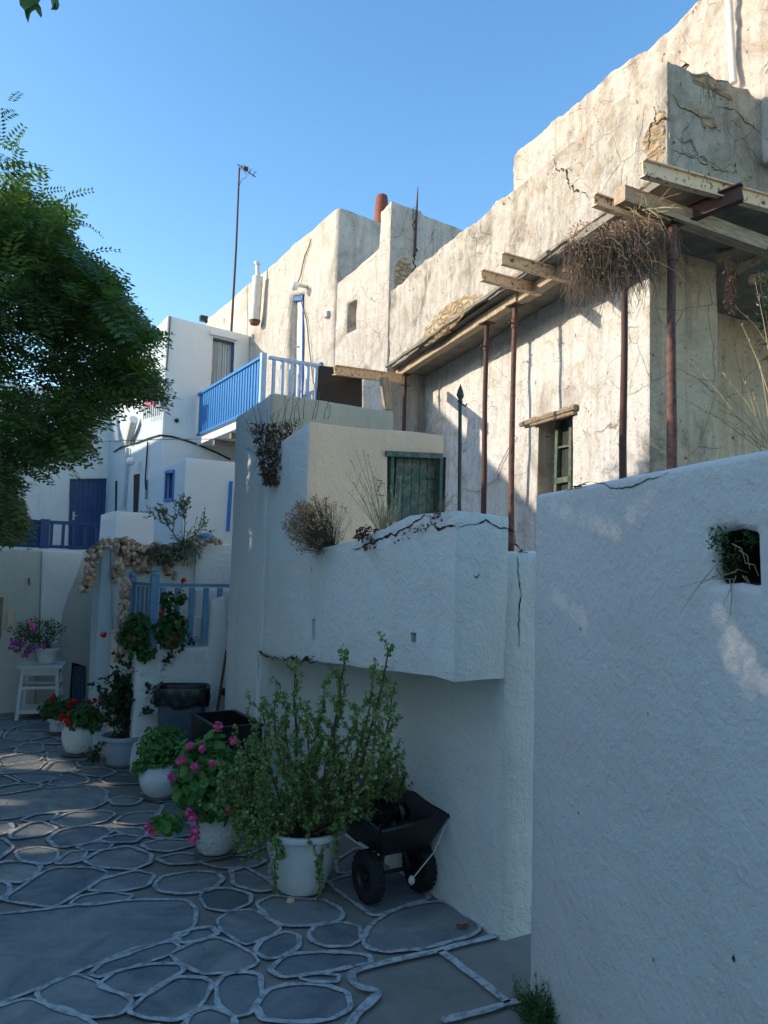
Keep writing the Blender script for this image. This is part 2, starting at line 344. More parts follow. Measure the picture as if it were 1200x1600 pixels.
def finish(bm, name, mat, parent=None, cuts=(), bevel=.02, grid=.15, amp=.006, fr=2.2, seg=2, rough=0, region=None, angle=35):
    if cuts:
        me = bpy.data.meshes.new('t'); bm.to_mesh(me); bm.free(); o = bpy.data.objects.new('t', me); C.objects.link(o); tmp = []
        for cb in cuts:
            cm = bpy.data.meshes.new('c'); cb.to_mesh(cm); cb.free(); co = bpy.data.objects.new('c', cm); C.objects.link(co); tmp.append(co)
            md = o.modifiers.new('b', 'BOOLEAN'); md.operation = 'DIFFERENCE'; md.object = co; md.solver = 'EXACT'
        dg = bpy.context.evaluated_depsgraph_get(); dg.update()
        m2 = bpy.data.meshes.new_from_object(o.evaluated_get(dg)); bm = bmesh.new(); bm.from_mesh(m2)
        bpy.data.objects.remove(o); [bpy.data.objects.remove(t) for t in tmp]; bpy.data.meshes.remove(m2)
        bmesh.ops.remove_doubles(bm, verts=bm.verts, dist=.0005)
        bmesh.ops.dissolve_limit(bm, angle_limit=R(2), verts=bm.verts, edges=bm.edges)
    if bevel:
        ed = [e for e in bm.edges if e.is_manifold and e.calc_face_angle(0) > R(25)]
        bmesh.ops.bevel(bm, geom=ed, offset=bevel, offset_type='OFFSET', segments=seg, profile=.5, affect='EDGES', clamp_overlap=True)
    if grid:
        co = [v.co for v in bm.verts]
        for ax in range(3):
            lo = min(c[ax] for c in co); hi = max(c[ax] for c in co); n = int((hi-lo)/grid); nr = Vector((0, 0, 0)); nr[ax] = 1
            for i in range(1, n+1):
                p = Vector((0, 0, 0)); p[ax] = lo + (hi-lo)*i/(n+1)
                bmesh.ops.bisect_plane(bm, geom=bm.verts[:]+bm.edges[:]+bm.faces[:], dist=.0008, plane_co=p, plane_no=nr)
        bm.normal_update()
        mv = []
        for v in bm.verts:
            c = v.co; d = noise.noise(c*fr)*amp + noise.noise(c*fr*3.1+Vector((7, 3, 1)))*amp*.5
            if rough: d += (noise.noise(c*9)*.6 + noise.noise(c*21)*.4)*rough
            mv.append(v.normal*d)
        for v, d in zip(bm.verts, mv): v.co += d
    me = bpy.data.meshes.new(name); bm.to_mesh(me); bm.free(); me.materials.append(M[mat])
    me.polygons.foreach_set('use_smooth', [True]*len(me.polygons)); me.set_sharp_from_angle(angle=R(angle)); me.update()
    o = bpy.data.objects.new(name, me); C.objects.link(o)
    if parent: put(o, parent)
    return o
def struct(o): o['kind'] = 'structure'; return o
def ribbon(pts, wd, nrm, jit=.4, step=.012, z=.003):
    """flat jagged strip following pts just in front of a surface"""
    q = []
    for a, b in zip(pts, pts[1:]):
        a = Vector(a); b = Vector(b); n = max(1, int((b-a).length/step))
        for i in range(n): q.append(a + (b-a)*i/n)
    q.append(Vector(pts[-1])); mb = MB(); vs = []; N = len(q)
    for i, p in enumerate(q):
        t = (q[min(i+1, N-1)]-q[max(i-1, 0)]).normalized(); x = t.cross(nrm).normalized(); k = math.sin(math.pi*(i+.4)/(N+.2))**.5
        off = x*(noise.noise(p*14)*wd*1.6 + noise.noise(p*45)*wd*.9)
        ww = wd*.42*k*(1+.7*noise.noise(p*22+Vector((3,1,2)))+U(-.25, .25)); vs += [p+off+x*ww+nrm*z, p+off-x*ww+nrm*z]
    mb.add(vs, [(2*i, 2*i+1, 2*i+3, 2*i+2) for i in range(N-1)]); return mb
from mathutils.bvhtree import BVHTree
def surf(parent):
    vs = []; fs = []
    for c in parent.children:
        if c.type != 'MESH' or len(c.data.polygons) < 60: continue
        w_ = world_loc(c); b = len(vs); vs += [v.co+w_ for v in c.data.vertices]; fs += [[i+b for i in p.vertices] for p in c.data.polygons]
    return BVHTree.FromPolygons(vs, fs)
def snap(o, tree, n, z, wts=None):
    for i, v in enumerate(o.data.vertices):
        h = tree.ray_cast(v.co+n*.3, -n, .6)
        if h[0] is not None: v.co = h[0]+n*(z if wts is None else wts[i])
def cracks(parent, pl, lines, wd=.012, mat='crack', z=.012):
    tree_ = surf(parent)
    for ln in lines:
        o = ribbon([hit(x, y, pl) for x, y in ln], wd, pl[1], z=z).build('crack', mat); snap(o, tree_, pl[1], .0025); put(o, parent)

# ================================================================== GROUND AND PAVING
gm, nt_, bs_ = newmat('cement_joints'); v_ = coord(nt_); bs_.inputs['Roughness'].default_value = .9
nt_.links.new(ramp(nt_, ntex(nt_, v_, 2.5, 6, .7), [(.3, (.17, .15, .13)), (.55, (.25, .23, .20)), (.75, (.20, .185, .17))]), bs_.inputs['Base Color'])
bump(nt_, bs_, (ntex(nt_, v_, 35, 5, .7), .7, .006)); M['joint'] = gm
sm, nt_, bs_ = newmat('slate_flagstone'); v_ = coord(nt_); bs_.inputs['Roughness'].default_value = .62
g_ = nt_.nodes.new('ShaderNodeNewGeometry')
c1 = ramp(nt_, ntex(nt_, v_, 3.2, 7, .68, 1.2), [(.3, (.115, .13, .135)), (.48, (.19, .205, .21)), (.7, (.30, .30, .285))])
c2 = ramp(nt_, g_.outputs['Random Per Island'], [(0., (.66, .72, .74)), (.5, (1., 1., 1.)), (1., (1.3, 1.22, 1.12))])
nt_.links.new(mix(nt_, 1., c1, c2, 'MULTIPLY'), bs_.inputs['Base Color'])
bump(nt_, bs_, (ntex(nt_, v_, 7, 7, .65, 1.5), .6, .018), (ntex(nt_, v_, 60, 3, .6), .4, .002)); M['slate'] = sm
lm, nt_, bs_ = newmat('worn_white_line_paint'); v_ = coord(nt_); bs_.inputs['Roughness'].default_value = .85
nt_.links.new(ramp(nt_, ntex(nt_, v_, 26, 6, .75), [(.38, (.19, .20, .20)), (.50, (.42, .43, .43)), (.66, (.56, .57, .56))]), bs_.inputs['Base Color']); M['line'] = lm
bump(nt_, bs_, (ntex(nt_, v_, 60, 3, .6), .4, .003))

g = MB(); GX = [-60 + i*2 for i in range(61)]
gs = MB(); gs.add([(-80, -60, 0), (80, -60, 0), (80, 120, 0), (-80, 120, 0)], [(0, 1, 2, 3)])
struct(gs.build('ground', 'joint'))
STO = [
 [(-60,470),(120,450),(270,435),(395,430),(425,455),(420,485),(395,510),(300,540),(190,575),(80,625),(0,655),(-60,670)],
 [(-60,215),(60,190),(200,180),(230,195),(225,220),(195,232),(100,240),(20,252),(-60,262)],
 [(115,258),(150,240),(225,236),(248,242),(225,258),(150,272)], [(25,285),(60,265),(95,262),(120,275),(90,290),(30,298)],
 [(105,300),(130,280),(180,270),(230,272),(238,285),(200,305),(130,315)], [(35,325),(80,315),(120,322),(122,340),(95,352),(45,340)],
 [(-25,360),(10,350),(50,347),(82,358),(75,380),(40,392),(-20,388)], [(15,430),(60,395),(110,362),(200,362),(232,372),(205,395),(160,420),(120,445),(60,438)],
 [(185,345),(220,325),(280,316),(322,332),(325,350),(290,365),(210,358)], [(120,350),(150,328),(185,326),(172,345),(150,352)],
 [(170,315),(210,306),(243,308),(235,320),(190,322)], [(220,298),(260,290),(300,294),(295,305),(240,306)], [(245,262),(280,242),(340,238),(335,260),(290,265)],
 [(250,275),(300,272),(320,280),(315,292),(270,288)], [(240,212),(270,205),(310,210),(290,222),(250,222)], [(215,165),(250,158),(320,160),(310,175),(240,178)],
 [(190,410),(230,385),(290,370),(335,378),(320,400),(260,413)], [(345,400),(355,380),(410,371),(465,372),(480,388),(460,410),(400,417),(350,412)],
 [(155,440),(180,422),(230,416),(285,420),(270,432),(210,440)], [(438,425),(455,410),(500,408),(540,420),(538,440),(500,455),(455,450)],
 [(345,340),(390,330),(440,335),(430,350),(370,352)], [(440,350),(490,340),(540,335),(575,345),(555,358),(490,362)], [(312,310),(350,300),(420,300),(420,312),(370,325),(330,322)],
 [(475,475),(500,460),(545,455),(580,470),(605,495),(585,510),(540,528),(510,515),(490,495)], [(385,510),(420,498),(455,494),(468,505),(440,520),(400,525)],
 [(372,548),(420,530),(465,517),(510,530),(545,550),(556,570),(520,585),(440,590),(395,570)], [(200,590),(240,560),(310,535),(370,525),(385,535),(350,555),(280,580),(220,598)],
 [(215,615),(260,590),(330,575),(385,575),(390,590),(360,610),(300,640),(250,635)], [(85,635),(130,605),(170,595),(210,612),(240,635),(285,650),(260,675),(200,688),(120,670)],
 [(285,675),(330,640),(385,608),(440,605),(455,620),(435,660),(390,692),(320,690)], [(475,625),(490,600),(540,592),(565,600),(562,640),(545,680),(510,685),(485,660)],
 [(565,660),(590,630),(630,618),(700,622),(750,635),(755,665),(720,690),(640,695),(575,690)], [(500,370),(540,362),(590,395),(600,408),(560,412),(520,400)],
 [(560,440),(600,422),(640,430),(700,432),(745,455),(735,475),(680,485),(620,487),(590,470)], [(678,505),(690,490),(740,482),(780,490),(785,515),(760,530),(710,530),(685,520)],
 [(562,545),(580,520),(620,505),(650,510),(645,535),(610,555),(580,560)], [(595,585),(620,560),(640,550),(720,548),(795,552),(800,570),(750,578),(690,590),(620,598)],
 [(655,605),(690,598),(735,598),(730,612),(690,612)], [(795,525),(810,490),(860,455),(940,437),(975,440),(1020,470),(1045,495),(1010,512),(920,535),(850,543),(810,535)],
 [(720,390),(780,375),(880,360),(905,400),(932,425),(870,445),(815,465),(780,440),(740,410)], [(420,684),(460,674),(500,692),(510,740),(440,750),(410,714)],
 [(-60,680),(0,668),(60,650),(120,672),(200,700),(205,760),(-60,760)], [(735,345),(780,320),(800,330),(780,365),(740,375)],
 [(115,170),(150,162),(185,160),(190,172),(150,180),(110,180)], [(35,100),(60,88),(90,90),(95,105),(50,108)], [(-20,188),(40,178),(85,178),(80,188),(20,198),(-20,200)]]
def chaikin(p, n=2, k=.22):
    for _ in range(n):
        q = []
        for i in range(len(p)):
            a = p[i]; b = p[(i+1) % len(p)]; q += [a.lerp(b, k), a.lerp(b, 1-k)]
        p = q
    return p
stones = []
for s in STO:
    stones.append([gnd(u*.7167, 1100+v*.7167, 0).to_2d() for u, v in s])
def inpoly(p, poly):
    c = False; j = len(poly)-1
    for i in range(len(poly)):
        a, b = poly[i], poly[j]
        if (a.y > p.y) != (b.y > p.y) and p.x < (b.x-a.x)*(p.y-a.y)/(b.y-a.y)+a.x: c = not c
        j = i
    return c
traced = [p[:] for p in stones]
LINES = [[(1125,500),(1050,520),(950,545),(840,572),(775,588),(763,600),(775,622),(815,632),(822,640),(800,665),(775,690),(760,710)],
         [(958,546),(1000,575),(1050,612),(1105,660)], [(965,700),(1050,676),(1135,655),(1155,652)]]
def smooth_open(p, n=3):
    for _ in range(n):
        q = [p[0]]
        for a, b in zip(p, p[1:]): q += [a.lerp(b, .25), a.lerp(b, .75)]
        p = q+[p[-1]]
    return p
lines2d = [[gnd(u*.7167, 1100+v*.7167, 0).to_2d() for u, v in ln] for ln in LINES]
conc = [gnd(u*.7167, 1100+v*.7167, 0).to_2d() for u, v in [(1400,440),(1125,495),(1050,515),(950,540),(840,567),(765,585),(750,605),(770,640),(790,650),(760,690),(700,800),(900,1100),(2500,1500)]]
border = []
for p in stones:
    for i in range(len(p)):
        a, b = p[i], p[(i+1) % len(p)]; n = max(1, int((b-a).length/.07))
        for k in range(n): border.append((a.lerp(b, k/n)))
border += [q for ln in lines2d for q in ln]
seeds = []
for _ in range(9000):
    p = Vector((U(-5, 2.1), U(-1.6, 10.5)))
    if any(inpoly(p, t) for t in traced) or inpoly(p, conc): continue
    if p.x > 1.75 and p.y < 6.4: continue
    near = .19 + .16*abs(noise.noise(Vector((p.x*.8, p.y*.8, 3))))*2
    if any((p-q).length_squared < near*near for q in seeds): continue
    if any((p-q).length_squared < .0081 for q in border): continue
    seeds.append(p)
def clip(poly, m, n):
    out = []
    for i in range(len(poly)):
        a, b = poly[i], poly[(i+1) % len(poly)]; da = (a-m).dot(n); db = (b-m).dot(n)
        if da <= 0: out.append(a)
        if (da < 0 < db) or (db < 0 < da): out.append(a.lerp(b, da/(da-db)))
    return out
for p in seeds:
    poly = [p+Vector((math.cos(a), math.sin(a)))*.45 for a in [i*math.pi/4 for i in range(8)]]
    for q in seeds:
        if q is p or (q-p).length_squared > .9: continue
        poly = clip(poly, (p+q)/2, (q-p))
        if len(poly) < 3: break
    if len(poly) < 3: continue
    for q in border:
        if (q-p).length_squared > .5: continue
        poly = clip(poly, p.lerp(q, .93), (q-p))
        if len(poly) < 3: break
    if len(poly) < 3: continue
    c = sum(poly, Vector((0, 0)))/len(poly); ar = sum(abs((poly[i]-c).cross(poly[(i+1) % len(poly)]-c)) for i in range(len(poly)))/2
    if ar < .006: continue
    r = math.sqrt(ar/math.pi); k = max(.5, 1-.021/r)
    cell = [c+(q-c)*k for q in poly]; m_ = []
    for i in range(len(cell)):                                # drop needle-short sides so that corners round well
        if (cell[i]-cell[i-1]).length > .02: m_.append(cell[i])
    if len(m_) >= 3: stones.append(m_)
st = MB(); ln_ = MB()
for si, s in enumerate(stones):
    if si < len(STO):
        c = sum(s, Vector((0, 0)))/len(s); s = [q+(q-c).normalized()*.013 for q in s]
    p = chaikin(s, 2, .14)
    p = [q + Vector((noise.noise(Vector((q.x*9, q.y*9, 1))), noise.noise(Vector((q.x*9, q.y*9, 5)))))*.014 for q in p]
    c = sum(p, Vector((0, 0)))/len(p)
    st.add([(q.x, q.y, .004+(si % 6)*.0006) for q in p], [tuple(range(len(p)))])
    # painted outline
    N = len(p); res = []
    for i in range(N):
        a, b = p[i], p[(i+1) % N]; n = max(1, int((b-a).length/.035))
        for k_ in range(n): res.append(a.lerp(b, k_/n))
    zl_ = .0095+((si*.618) % 1)*.0045; N = len(res); vs = []; worn = U(.75, 1.1)
    for i, q in enumerate(res):
        t = (res[(i+1) % N]-res[i-1]).normalized(); nn = Vector((t.y, -t.x))
        if (q-c).dot(nn) < 0: nn = -nn
        wv = .0112*worn*(1+.55*noise.noise(Vector((q.x*14, q.y*14, 2)))+U(-.18, .18)); o_ = noise.noise(Vector((q.x*7, q.y*7, 9)))*.004
        vs += [(q.x+nn.x*(o_+wv), q.y+nn.y*(o_+wv), zl_), (q.x+nn.x*(o_-wv), q.y+nn.y*(o_-wv), zl_)]
    ln_.add(vs, [(2*i, 2*i+1, (2*i+3) % (2*N), (2*i+2) % (2*N)) for i in range(N)])
for ln in [smooth_open(l_) for l_ in lines2d]:
    for a, b in zip(ln, ln[1:]):
        n = max(1, int((b-a).length/.04)); t = (b-a).normalized(); nn = Vector((t.y, -t.x)); vs = []
        for i in range(n+1):
            q = a.lerp(b, i/n) + nn*noise.noise(Vector((a.lerp(b, i/n).x*8, a.lerp(b, i/n).y*8, 4)))*.008; wv = .018*(1+.3*noise.noise(Vector((q.x*16, q.y*16, 2))))
            vs += [(q.x+nn.x*wv, q.y+nn.y*wv, .0155), (q.x-nn.x*wv, q.y-nn.y*wv, .0155)]
        ln_.add(vs, [(2*i, 2*i+1, 2*i+3, 2*i+2) for i in range(n)])
struct(st.build('paving', 'slate')); struct(ln_.build('paving_lines', 'line'))

# ================================================================== KEY PLANES
XW = 1.95; YR = 2.75                     # front wall plane, camera-facing return plane
e2 = Vector((.19, 1, 0)).normalized(); nrm2 = Vector((-1, .19, 0)).normalized()
N0 = Vector((4.56, 3.83, 0))
def OLD(off): return (N0+Vector((off, 0, 0)), nrm2)
ZS = 4.60

# ------------------------------------------------------------------ right boundary wall
A = gnd(826, 1548); top = hit(836, 772, (A, Vector((-1, .2, 0)).normalized())).z
B = hit(1200, 703, PZ(top)); dv = (A-B); dv.z = 0; dv.normalize(); nr = Vector((-dv.y, dv.x, 0))
PR = (A, nr)
far_end = A.copy(); near_end = A - dv*6.5
bw = thing('boundary_wall', 'tall thick whitewashed wall in the right foreground with a small square hole', 'wall', (A.x, A.y, 0))
foot = [(A.x, A.y), (near_end.x, near_end.y), (near_end.x-nr.x*.4, near_end.y-nr.y*.4), (A.x-nr.x*.4, A.y-nr.y*.4)]
hole = cutter([(1108,832),(1150,824),(1181,831),(1183,917),(1150,911),(1112,915)], PR, .1, .30)
finish(prism_bm(foot, -.1, [top, top+.02, top+.02, top]), 'wall', 'wallright', bw, [hole], .022, .07, .006, 1.6, 3, .0022)
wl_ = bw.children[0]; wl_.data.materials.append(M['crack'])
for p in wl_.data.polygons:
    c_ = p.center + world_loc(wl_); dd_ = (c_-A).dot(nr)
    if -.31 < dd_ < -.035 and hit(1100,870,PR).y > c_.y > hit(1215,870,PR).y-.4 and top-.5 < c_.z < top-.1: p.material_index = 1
hb = cutter([(1115,820),(1190,820),(1190,925),(1115,925)], (A-nr*.27, nr), 0, .02); finish(hb, 'hole_back', 'darkhole', bw, (), 0, 0)
cracks(bw, PR, [[(925,752),(945,757),(955,763),(975,764),(1000,758),(1015,748),(1032,743),(1045,735)], [(880,768),(900,760),(925,752)]], .004, z=.004)
for (x, y, s) in ((908, 983, 4), (1014,1115,3), (905,1270,4), (1022,1500,4),(1148,1498,6),(905,1497,3)):
    p = hit(x, y, PR)+nr*.0035; m_ = MB(); q_ = s*.0011; t_ = dv
    m_.add([p+t_*q_, p+Vector((0, 0, 1))*q_*1.7, p-t_*q_*.8, p-Vector((0, 0, 1))*q_*1.5], [(0, 1, 2, 3)]); m_.build('chip', 'crack', bw)

# ------------------------------------------------------------------ front terrace house (blue-white wall with overhang, sandy block)
yE = hit(350, 1100, PX(XW)).y            # far end of the front wall
ys = hit(483, 657, PX(XW)).y; yt = hit(425, 612, PX(XW)).y
zs = hit(483, 657, PX(XW)).z; zt = hit(425, 612, PX(XW)).z
xs1 = hit(693, 678, PY(ys)).x; xt1 = hit(620, 635, PY(yt)).x
fh = thing('terrace_house', 'low whitewashed house wall with a jutting upper part, a sandy block and a green hatch', 'house', (XW, 4.3, 0))
zc = hit(716, 797, PX(XW)).z
y0w = YR
# lower front: parapet wall in plan x XW..XW+.35
recess = lambda: slab_bm([hit(x, y, PX(XW))+Vector((-.2, 0, 0)) for x, y in [(404,1022),(440,1030),(500,1034),(560,1042),(620,1050),(680,1058),(730,1072)]] +
                 [Vector((XW-.2, y0w-.3, hit(712,1066,PX(XW)).z)), Vector((XW-.2, y0w-.3, -.3)), Vector((XW-.2, hit(404,1022,PX(XW)).y+.03, -.3))], (.2+.28, 0, 0))
pw_y = [YR, hit(640,812,PX(XW)).y, hit(600,828,PX(XW)).y, hit(555,842,PX(XW)).y, hit(470,862,PX(XW)).y]
pw_z = [zc, hit(640,812,PX(XW)).z+.02, hit(600,828,PX(XW)).z, hit(555,842,PX(XW)).z-.01, hit(470,862,PX(XW)).z]
fp = [(XW, y) for y in pw_y] + [(3.4, pw_y[-1]), (3.4, YR)]
xr = XW+.28
lowblock = prism_bm([(XW, pw_y[0]), (XW, pw_y[1]), (XW, pw_y[2]), (XW, pw_y[3]), (XW, ys+.02), (XW+.28, ys+.02), (XW+.28, pw_y[3]), (XW+.28, pw_y[2]), (XW+.28, pw_y[1]), (XW+.28, YR+.25), (xr, YR+.25), (xr, YR)],
                    -.1, [pw_z[0], pw_z[1], pw_z[2], pw_z[3], pw_z[4], pw_z[4], pw_z[3], pw_z[2], pw_z[1], pw_z[0]-.02, pw_z[0]-.03, pw_z[0]-.02])
smallh = cutter(rq(641,990,648,1003), PX(XW), .1, .12); slit = cutter([(487,967),(493,966),(492,1003),(488,1002)], PX(XW), .1, .1)
lbo = finish(lowblock, 'overhanging_wall', 'white', fh, [recess(), smallh, slit], .03, .08, .012, 1.5, 3, .004)
# filler behind the recess
rb_ = finish(prism_bm([(XW+.275,YR+.003),(3.6,YR+.003),(3.6,YR+.4),(XW+.6,YR+.4),(XW+.6,ys+.05),(XW+.275,ys+.05)], -.1, hit(815,862,PY(YR)).z), 'recess_back', 'white', fh, (), .03, .09, .014, 1.6, 2, .003)
lbo.data.materials.append(M['shadewhite'])
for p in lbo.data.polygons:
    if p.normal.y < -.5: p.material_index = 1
rb_.data.materials.append(M['shadewhite'])
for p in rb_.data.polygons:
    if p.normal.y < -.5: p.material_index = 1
# left tall part and sandy block
slit2 = cutter(rq(437,790,443,832), PX(XW), .1, .1)
sb = finish(prism_bm([(XW, ys), (xs1, ys), (xs1, yt+.02), (XW, yt+.02)], [-.1]*4, [zs, zs+.01, zs-.03, zs-.12]), 'sandy_block', 'white', fh,
       [cutter(rq(606,712,688,815), PY(ys), .1, .16), recess()], .02, .09, .010, 1.6, 2, .002)
# paint: camera-facing side of the block is ochre
sb.data.materials.append(M['sand'])
for p in sb.data.polygons:
    if p.center.z+world_loc(sb).z > 1.5 and (p.normal.y < -.6 or (p.normal.z > .6)): p.material_index = 1
zt2 = hit(372, 650, PX(XW)).z
eb_ = finish(prism_bm([(XW, yt+.021), (xt1, yt+.021), (xt1, yE), (XW, yE)], [-.1]*4, [zt, zt, zt2, zt2]), 'end_block', 'white', fh, [slit2, recess()], .03, .10, .010, 1.6, 3, .003)
eb_.data.materials.append(M['sandgrey'])
for p in eb_.data.polygons:
    if p.normal.y < -.6 and p.center.z+world_loc(eb_).z > 2.2: p.material_index = 1
# hatch door
dr = thing('x', '', ''); bpy.data.objects.remove(dr)
Pd = (Vector((0, ys+.05, 0)), Vector((0, -1, 0)))
mb = MB(); q = [hit(x, y, Pd) for x, y in ((620,716),(693,712),(691,820),(614,820))]
nb = 6
for i in range(nb):
    a = q[0].lerp(q[1], i/nb); b = q[0].lerp(q[1], (i+1)/nb-.012); c = q[3].lerp(q[2], (i+1)/nb-.012); d = q[3].lerp(q[2], i/nb)
    mb.add([a, b, c, d]+[v+Vector((0, .025, 0)) for v in (a, b, c, d)], [(0, 1, 2, 3), (7, 6, 5, 4), (0, 4, 5, 1), (1, 5, 6, 2), (2, 6, 7, 3), (3, 7, 4, 0)])
door = mb.build('hatch_door', 'greenwood', fh); door['label'] = 'flaking green plank hatch standing slightly ajar'
mb = MB(); mb.box((hit(606,760,Pd).x, ys+.02, hit(606,770,Pd).z), (.022, .05, .52)); a = hit(602,709,(Vector((0, ys-.005, 0)), Vector((0,-1,0)))); b = hit(690,713,(Vector((0, ys-.005, 0)), Vector((0,-1,0))))
mb.bar(a, b, .04, .035); mb.box((hit(690,760,PY(ys)).x-.012, ys+.015, hit(690,770,Pd).z), (.02, .05, .5)); put(mb.build('door_frame', 'greenwood'), fh)
for q_ in (rq(640,989,649,1004), rq(486,966,494,1004), rq(436,790,444,832)):
    mb = MB(); mb.add([hit(x, y, PX(XW+.045)) for x, y in q_], [(0,1,2,3)]); put(mb.build('hole_dark', 'darkhole'), fh)
for ln_e in ([(403,1017),(412,1024),(424,1028),(436,1026)], [(440,1027),(456,1031),(475,1032),(492,1026)], [(455,1034),(478,1035),(498,1033)]):
    put(ribbon([hit(x, y, PX(XW-.008)) for x, y in ln_e], .013, Vector((-1, 0, 0)), z=.004).build('crack', 'crack'), fh)
mb = MB(); a = hit(665,748,Pd)+Vector((0, -.008, 0)); b = hit(689,749,Pd)+Vector((0, -.008, 0)); mb.bar(a, b, .008, .006); put(mb.build('strap_hinge', 'rust'), fh)
mb = MB(); mb.box(hit(608,736,Pd)+Vector((0, -.03, 0)), (.035, .012, .045)); put(mb.build('padlock_plate', 'oldwood'), fh)
mb = MB(); a = hit(590,750,PY(ys-.03)); mb.tube([hit(589,750,PY(ys-.01)), hit(597,751,PY(ys-.02)), hit(592,762,PY(ys-.03)), hit(587,773,PY(ys-.03)), hit(600,774,PY(ys-.01))], .003, 5); put(mb.build('wire_hook', 'rust'), fh)
mb = MB(); hx_ = hit(647,760,Pd).x; mb.box((hx_, ys+.145, 2.0), (.62, .02, .75)); put(mb.build('hatch_inside', 'darkhole'), fh)
cracks(fh, PX(XW), [[(552,860),(580,850),(605,838),(625,828),(640,822),(658,812),(672,805)], [(672,806),(676,817),(690,824),(700,822),(715,822)]], .013)
cracks(fh, PY(YR), [[(715,822),(735,820),(758,814),(770,822),(790,829),(802,833)], [(742,898),(745,903),(748,897)], [(800,835),(799,852),(812,860),(830,862)], [(810,868),(812,940),(811,1010)]], .008)
cracks(fh, PX(XW), [[(404,1020),(415,1026),(425,1029)], [(445,1030),(465,1033),(490,1030)]], .02)
cracks(fh, PX(XW), [[(403,1019),(402,1060)], [(487,884),(487,893)]], .004)
# raised terraces
ter = finish(prism_bm([(XW+.5, YR+.24), (12, YR+.24), (12, 9.8), (XW+.27+1.2, 9.8), (XW+.6, yE-.05), (XW+.5, ys)], -.2, 1.66), 'terrace', 'joint', None, (), 0, 0); struct(ter)

# iron spear post
p0 = at(719, 795, 4.6); y_ = p0.y; PYp = PY(p0.y)
ip = thing('spear_post', 'thin dark green iron post with a spear tip standing on the terrace wall', 'post', (p0.x, p0.y, 1.66))
tp = hit(719, 630, PYp)
MB().tube([(p0.x, p0.y, 1.6), tp], .011, 8).build('shaft', 'greeniron', ip, True)
zz = tp.z; MB().lathe((tp.x, tp.y, zz), [(.012, 0), (.02, .01), (.012, .02), (.028, .045), (.02, .075), (.001, .115)], 8, sq=(1, .5)).build('spear_tip', 'greeniron', ip)
MB().tube([(tp.x, tp.y, zz-.0), (tp.x+.04, tp.y, zz-.012), (tp.x+.05, tp.y, zz+.005)], .005, 5).build('side_hook', 'greeniron', ip)

# ================================================================== OLD HOUSE (right, propped)
oh = thing('derelict_house', 'derelict old house with crumbling parapet and overhanging slab held up by props', 'house', (5.4, 5, 1.66))
WD = .70; PWl = OLD(WD); PPar = OLD(0)
c0 = hit(1015, 600, PWl); farw = N0+Vector((WD, 0, 0))+e2*6.4
dpx = Vector((1, -.1, 0)).normalized()
pf = hit(1122, 600, (c0, Vector((-.1, -1, 0)).normalized()))
wfoot = [(c0.x, c0.y), (pf.x, pf.y), (pf.x, pf.y+1.0), (pf.x+5, pf.y+.6), (pf.x+5, 10.4), (farw.x, farw.y)]
win = cutter([(841,660),(895,640),(893,790),(838,800)], PWl, .2, .28)
finish(prism_bm(wfoot, 1.6, ZS+.05), 'wall', 'oldwall', oh, [win], .02, .10, .018, 1.4, 2, .006)
def recolour(o, mat, test):
    o.data.materials.append(M[mat])
    for p in o.data.polygons:
        if test(p): p.material_index = len(o.data.materials)-1
recolour(oh.children[0], 'warmbounce', lambda p: p.normal.y < -.6)
Wb = (PWl[0]-nrm2*.25, nrm2)
mb = MB(); q = [hit(x, y, Wb) for x, y in ((830,630),(905,630),(905,810),(830,810))]; mb.add(q, [(0, 1, 2, 3)]); put(mb.build('room_dark', 'darkhole'), oh)
Wf = (PWl[0]-nrm2*.17, nrm2)
wn = MB()
def barpx(mb, a, b, pl, wd, th, off=0): mb.bar(hit(*a, pl)+pl[1]*off, hit(*b, pl)+pl[1]*off, wd, th, pl[1]); return mb
barpx(wn, (848,655), (845,790), Wf, .06, .05); wf = wn.build('window_frame', 'greenwood'); put(wf, oh); 
sash = MB(); barpx(sash, (873,648), (869,790), Wf, .055, .045); barpx(sash, (894,640), (892,790), Wf, .05, .045); barpx(sash, (872,650), (895,641), Wf, .05, .04); barpx(sash, (869,752), (893,748), Wf, .06, .045); barpx(sash, (870,700), (893,696), Wf, .02, .03)
so_ = sash.build('window_sash', 'greenwood'); put(so_, oh)
mb = MB(); q = [hit(x, y, Wf)-nrm2*.03 for x, y in ((872,650),(894,641),(892,795),(869,795))]; mb.add(q+[v-nrm2*.006 for v in q], [(0,1,2,3),(7,6,5,4),(0,4,5,1),(1,5,6,2),(2,6,7,3),(3,7,4,0)]); put(mb.build('pane', 'glass'), oh)
mb = MB(); Wl = (PWl[0]+nrm2*.035, nrm2)
def rough_beam(mb, a, b, r, n=10, sq=1, wob=.25):
    a = Vector(a); b = Vector(b); pts = []; rs = []
    for i in range(n+1): pts.append(a.lerp(b, i/n)+Vector((U(-1, 1), U(-1, 1), U(-1, 1)))*r*.12); rs.append(r*(1+U(-wob, wob)))
    mb.tube(pts, rs, 7); return mb
rough_beam(mb, hit(813,664,Wl), hit(900,636,Wl), .035); rough_beam(mb, hit(830,664,Wl), hit(898,645,Wl), .022); put(mb.build('lintel', 'oldwood', None, True), oh)
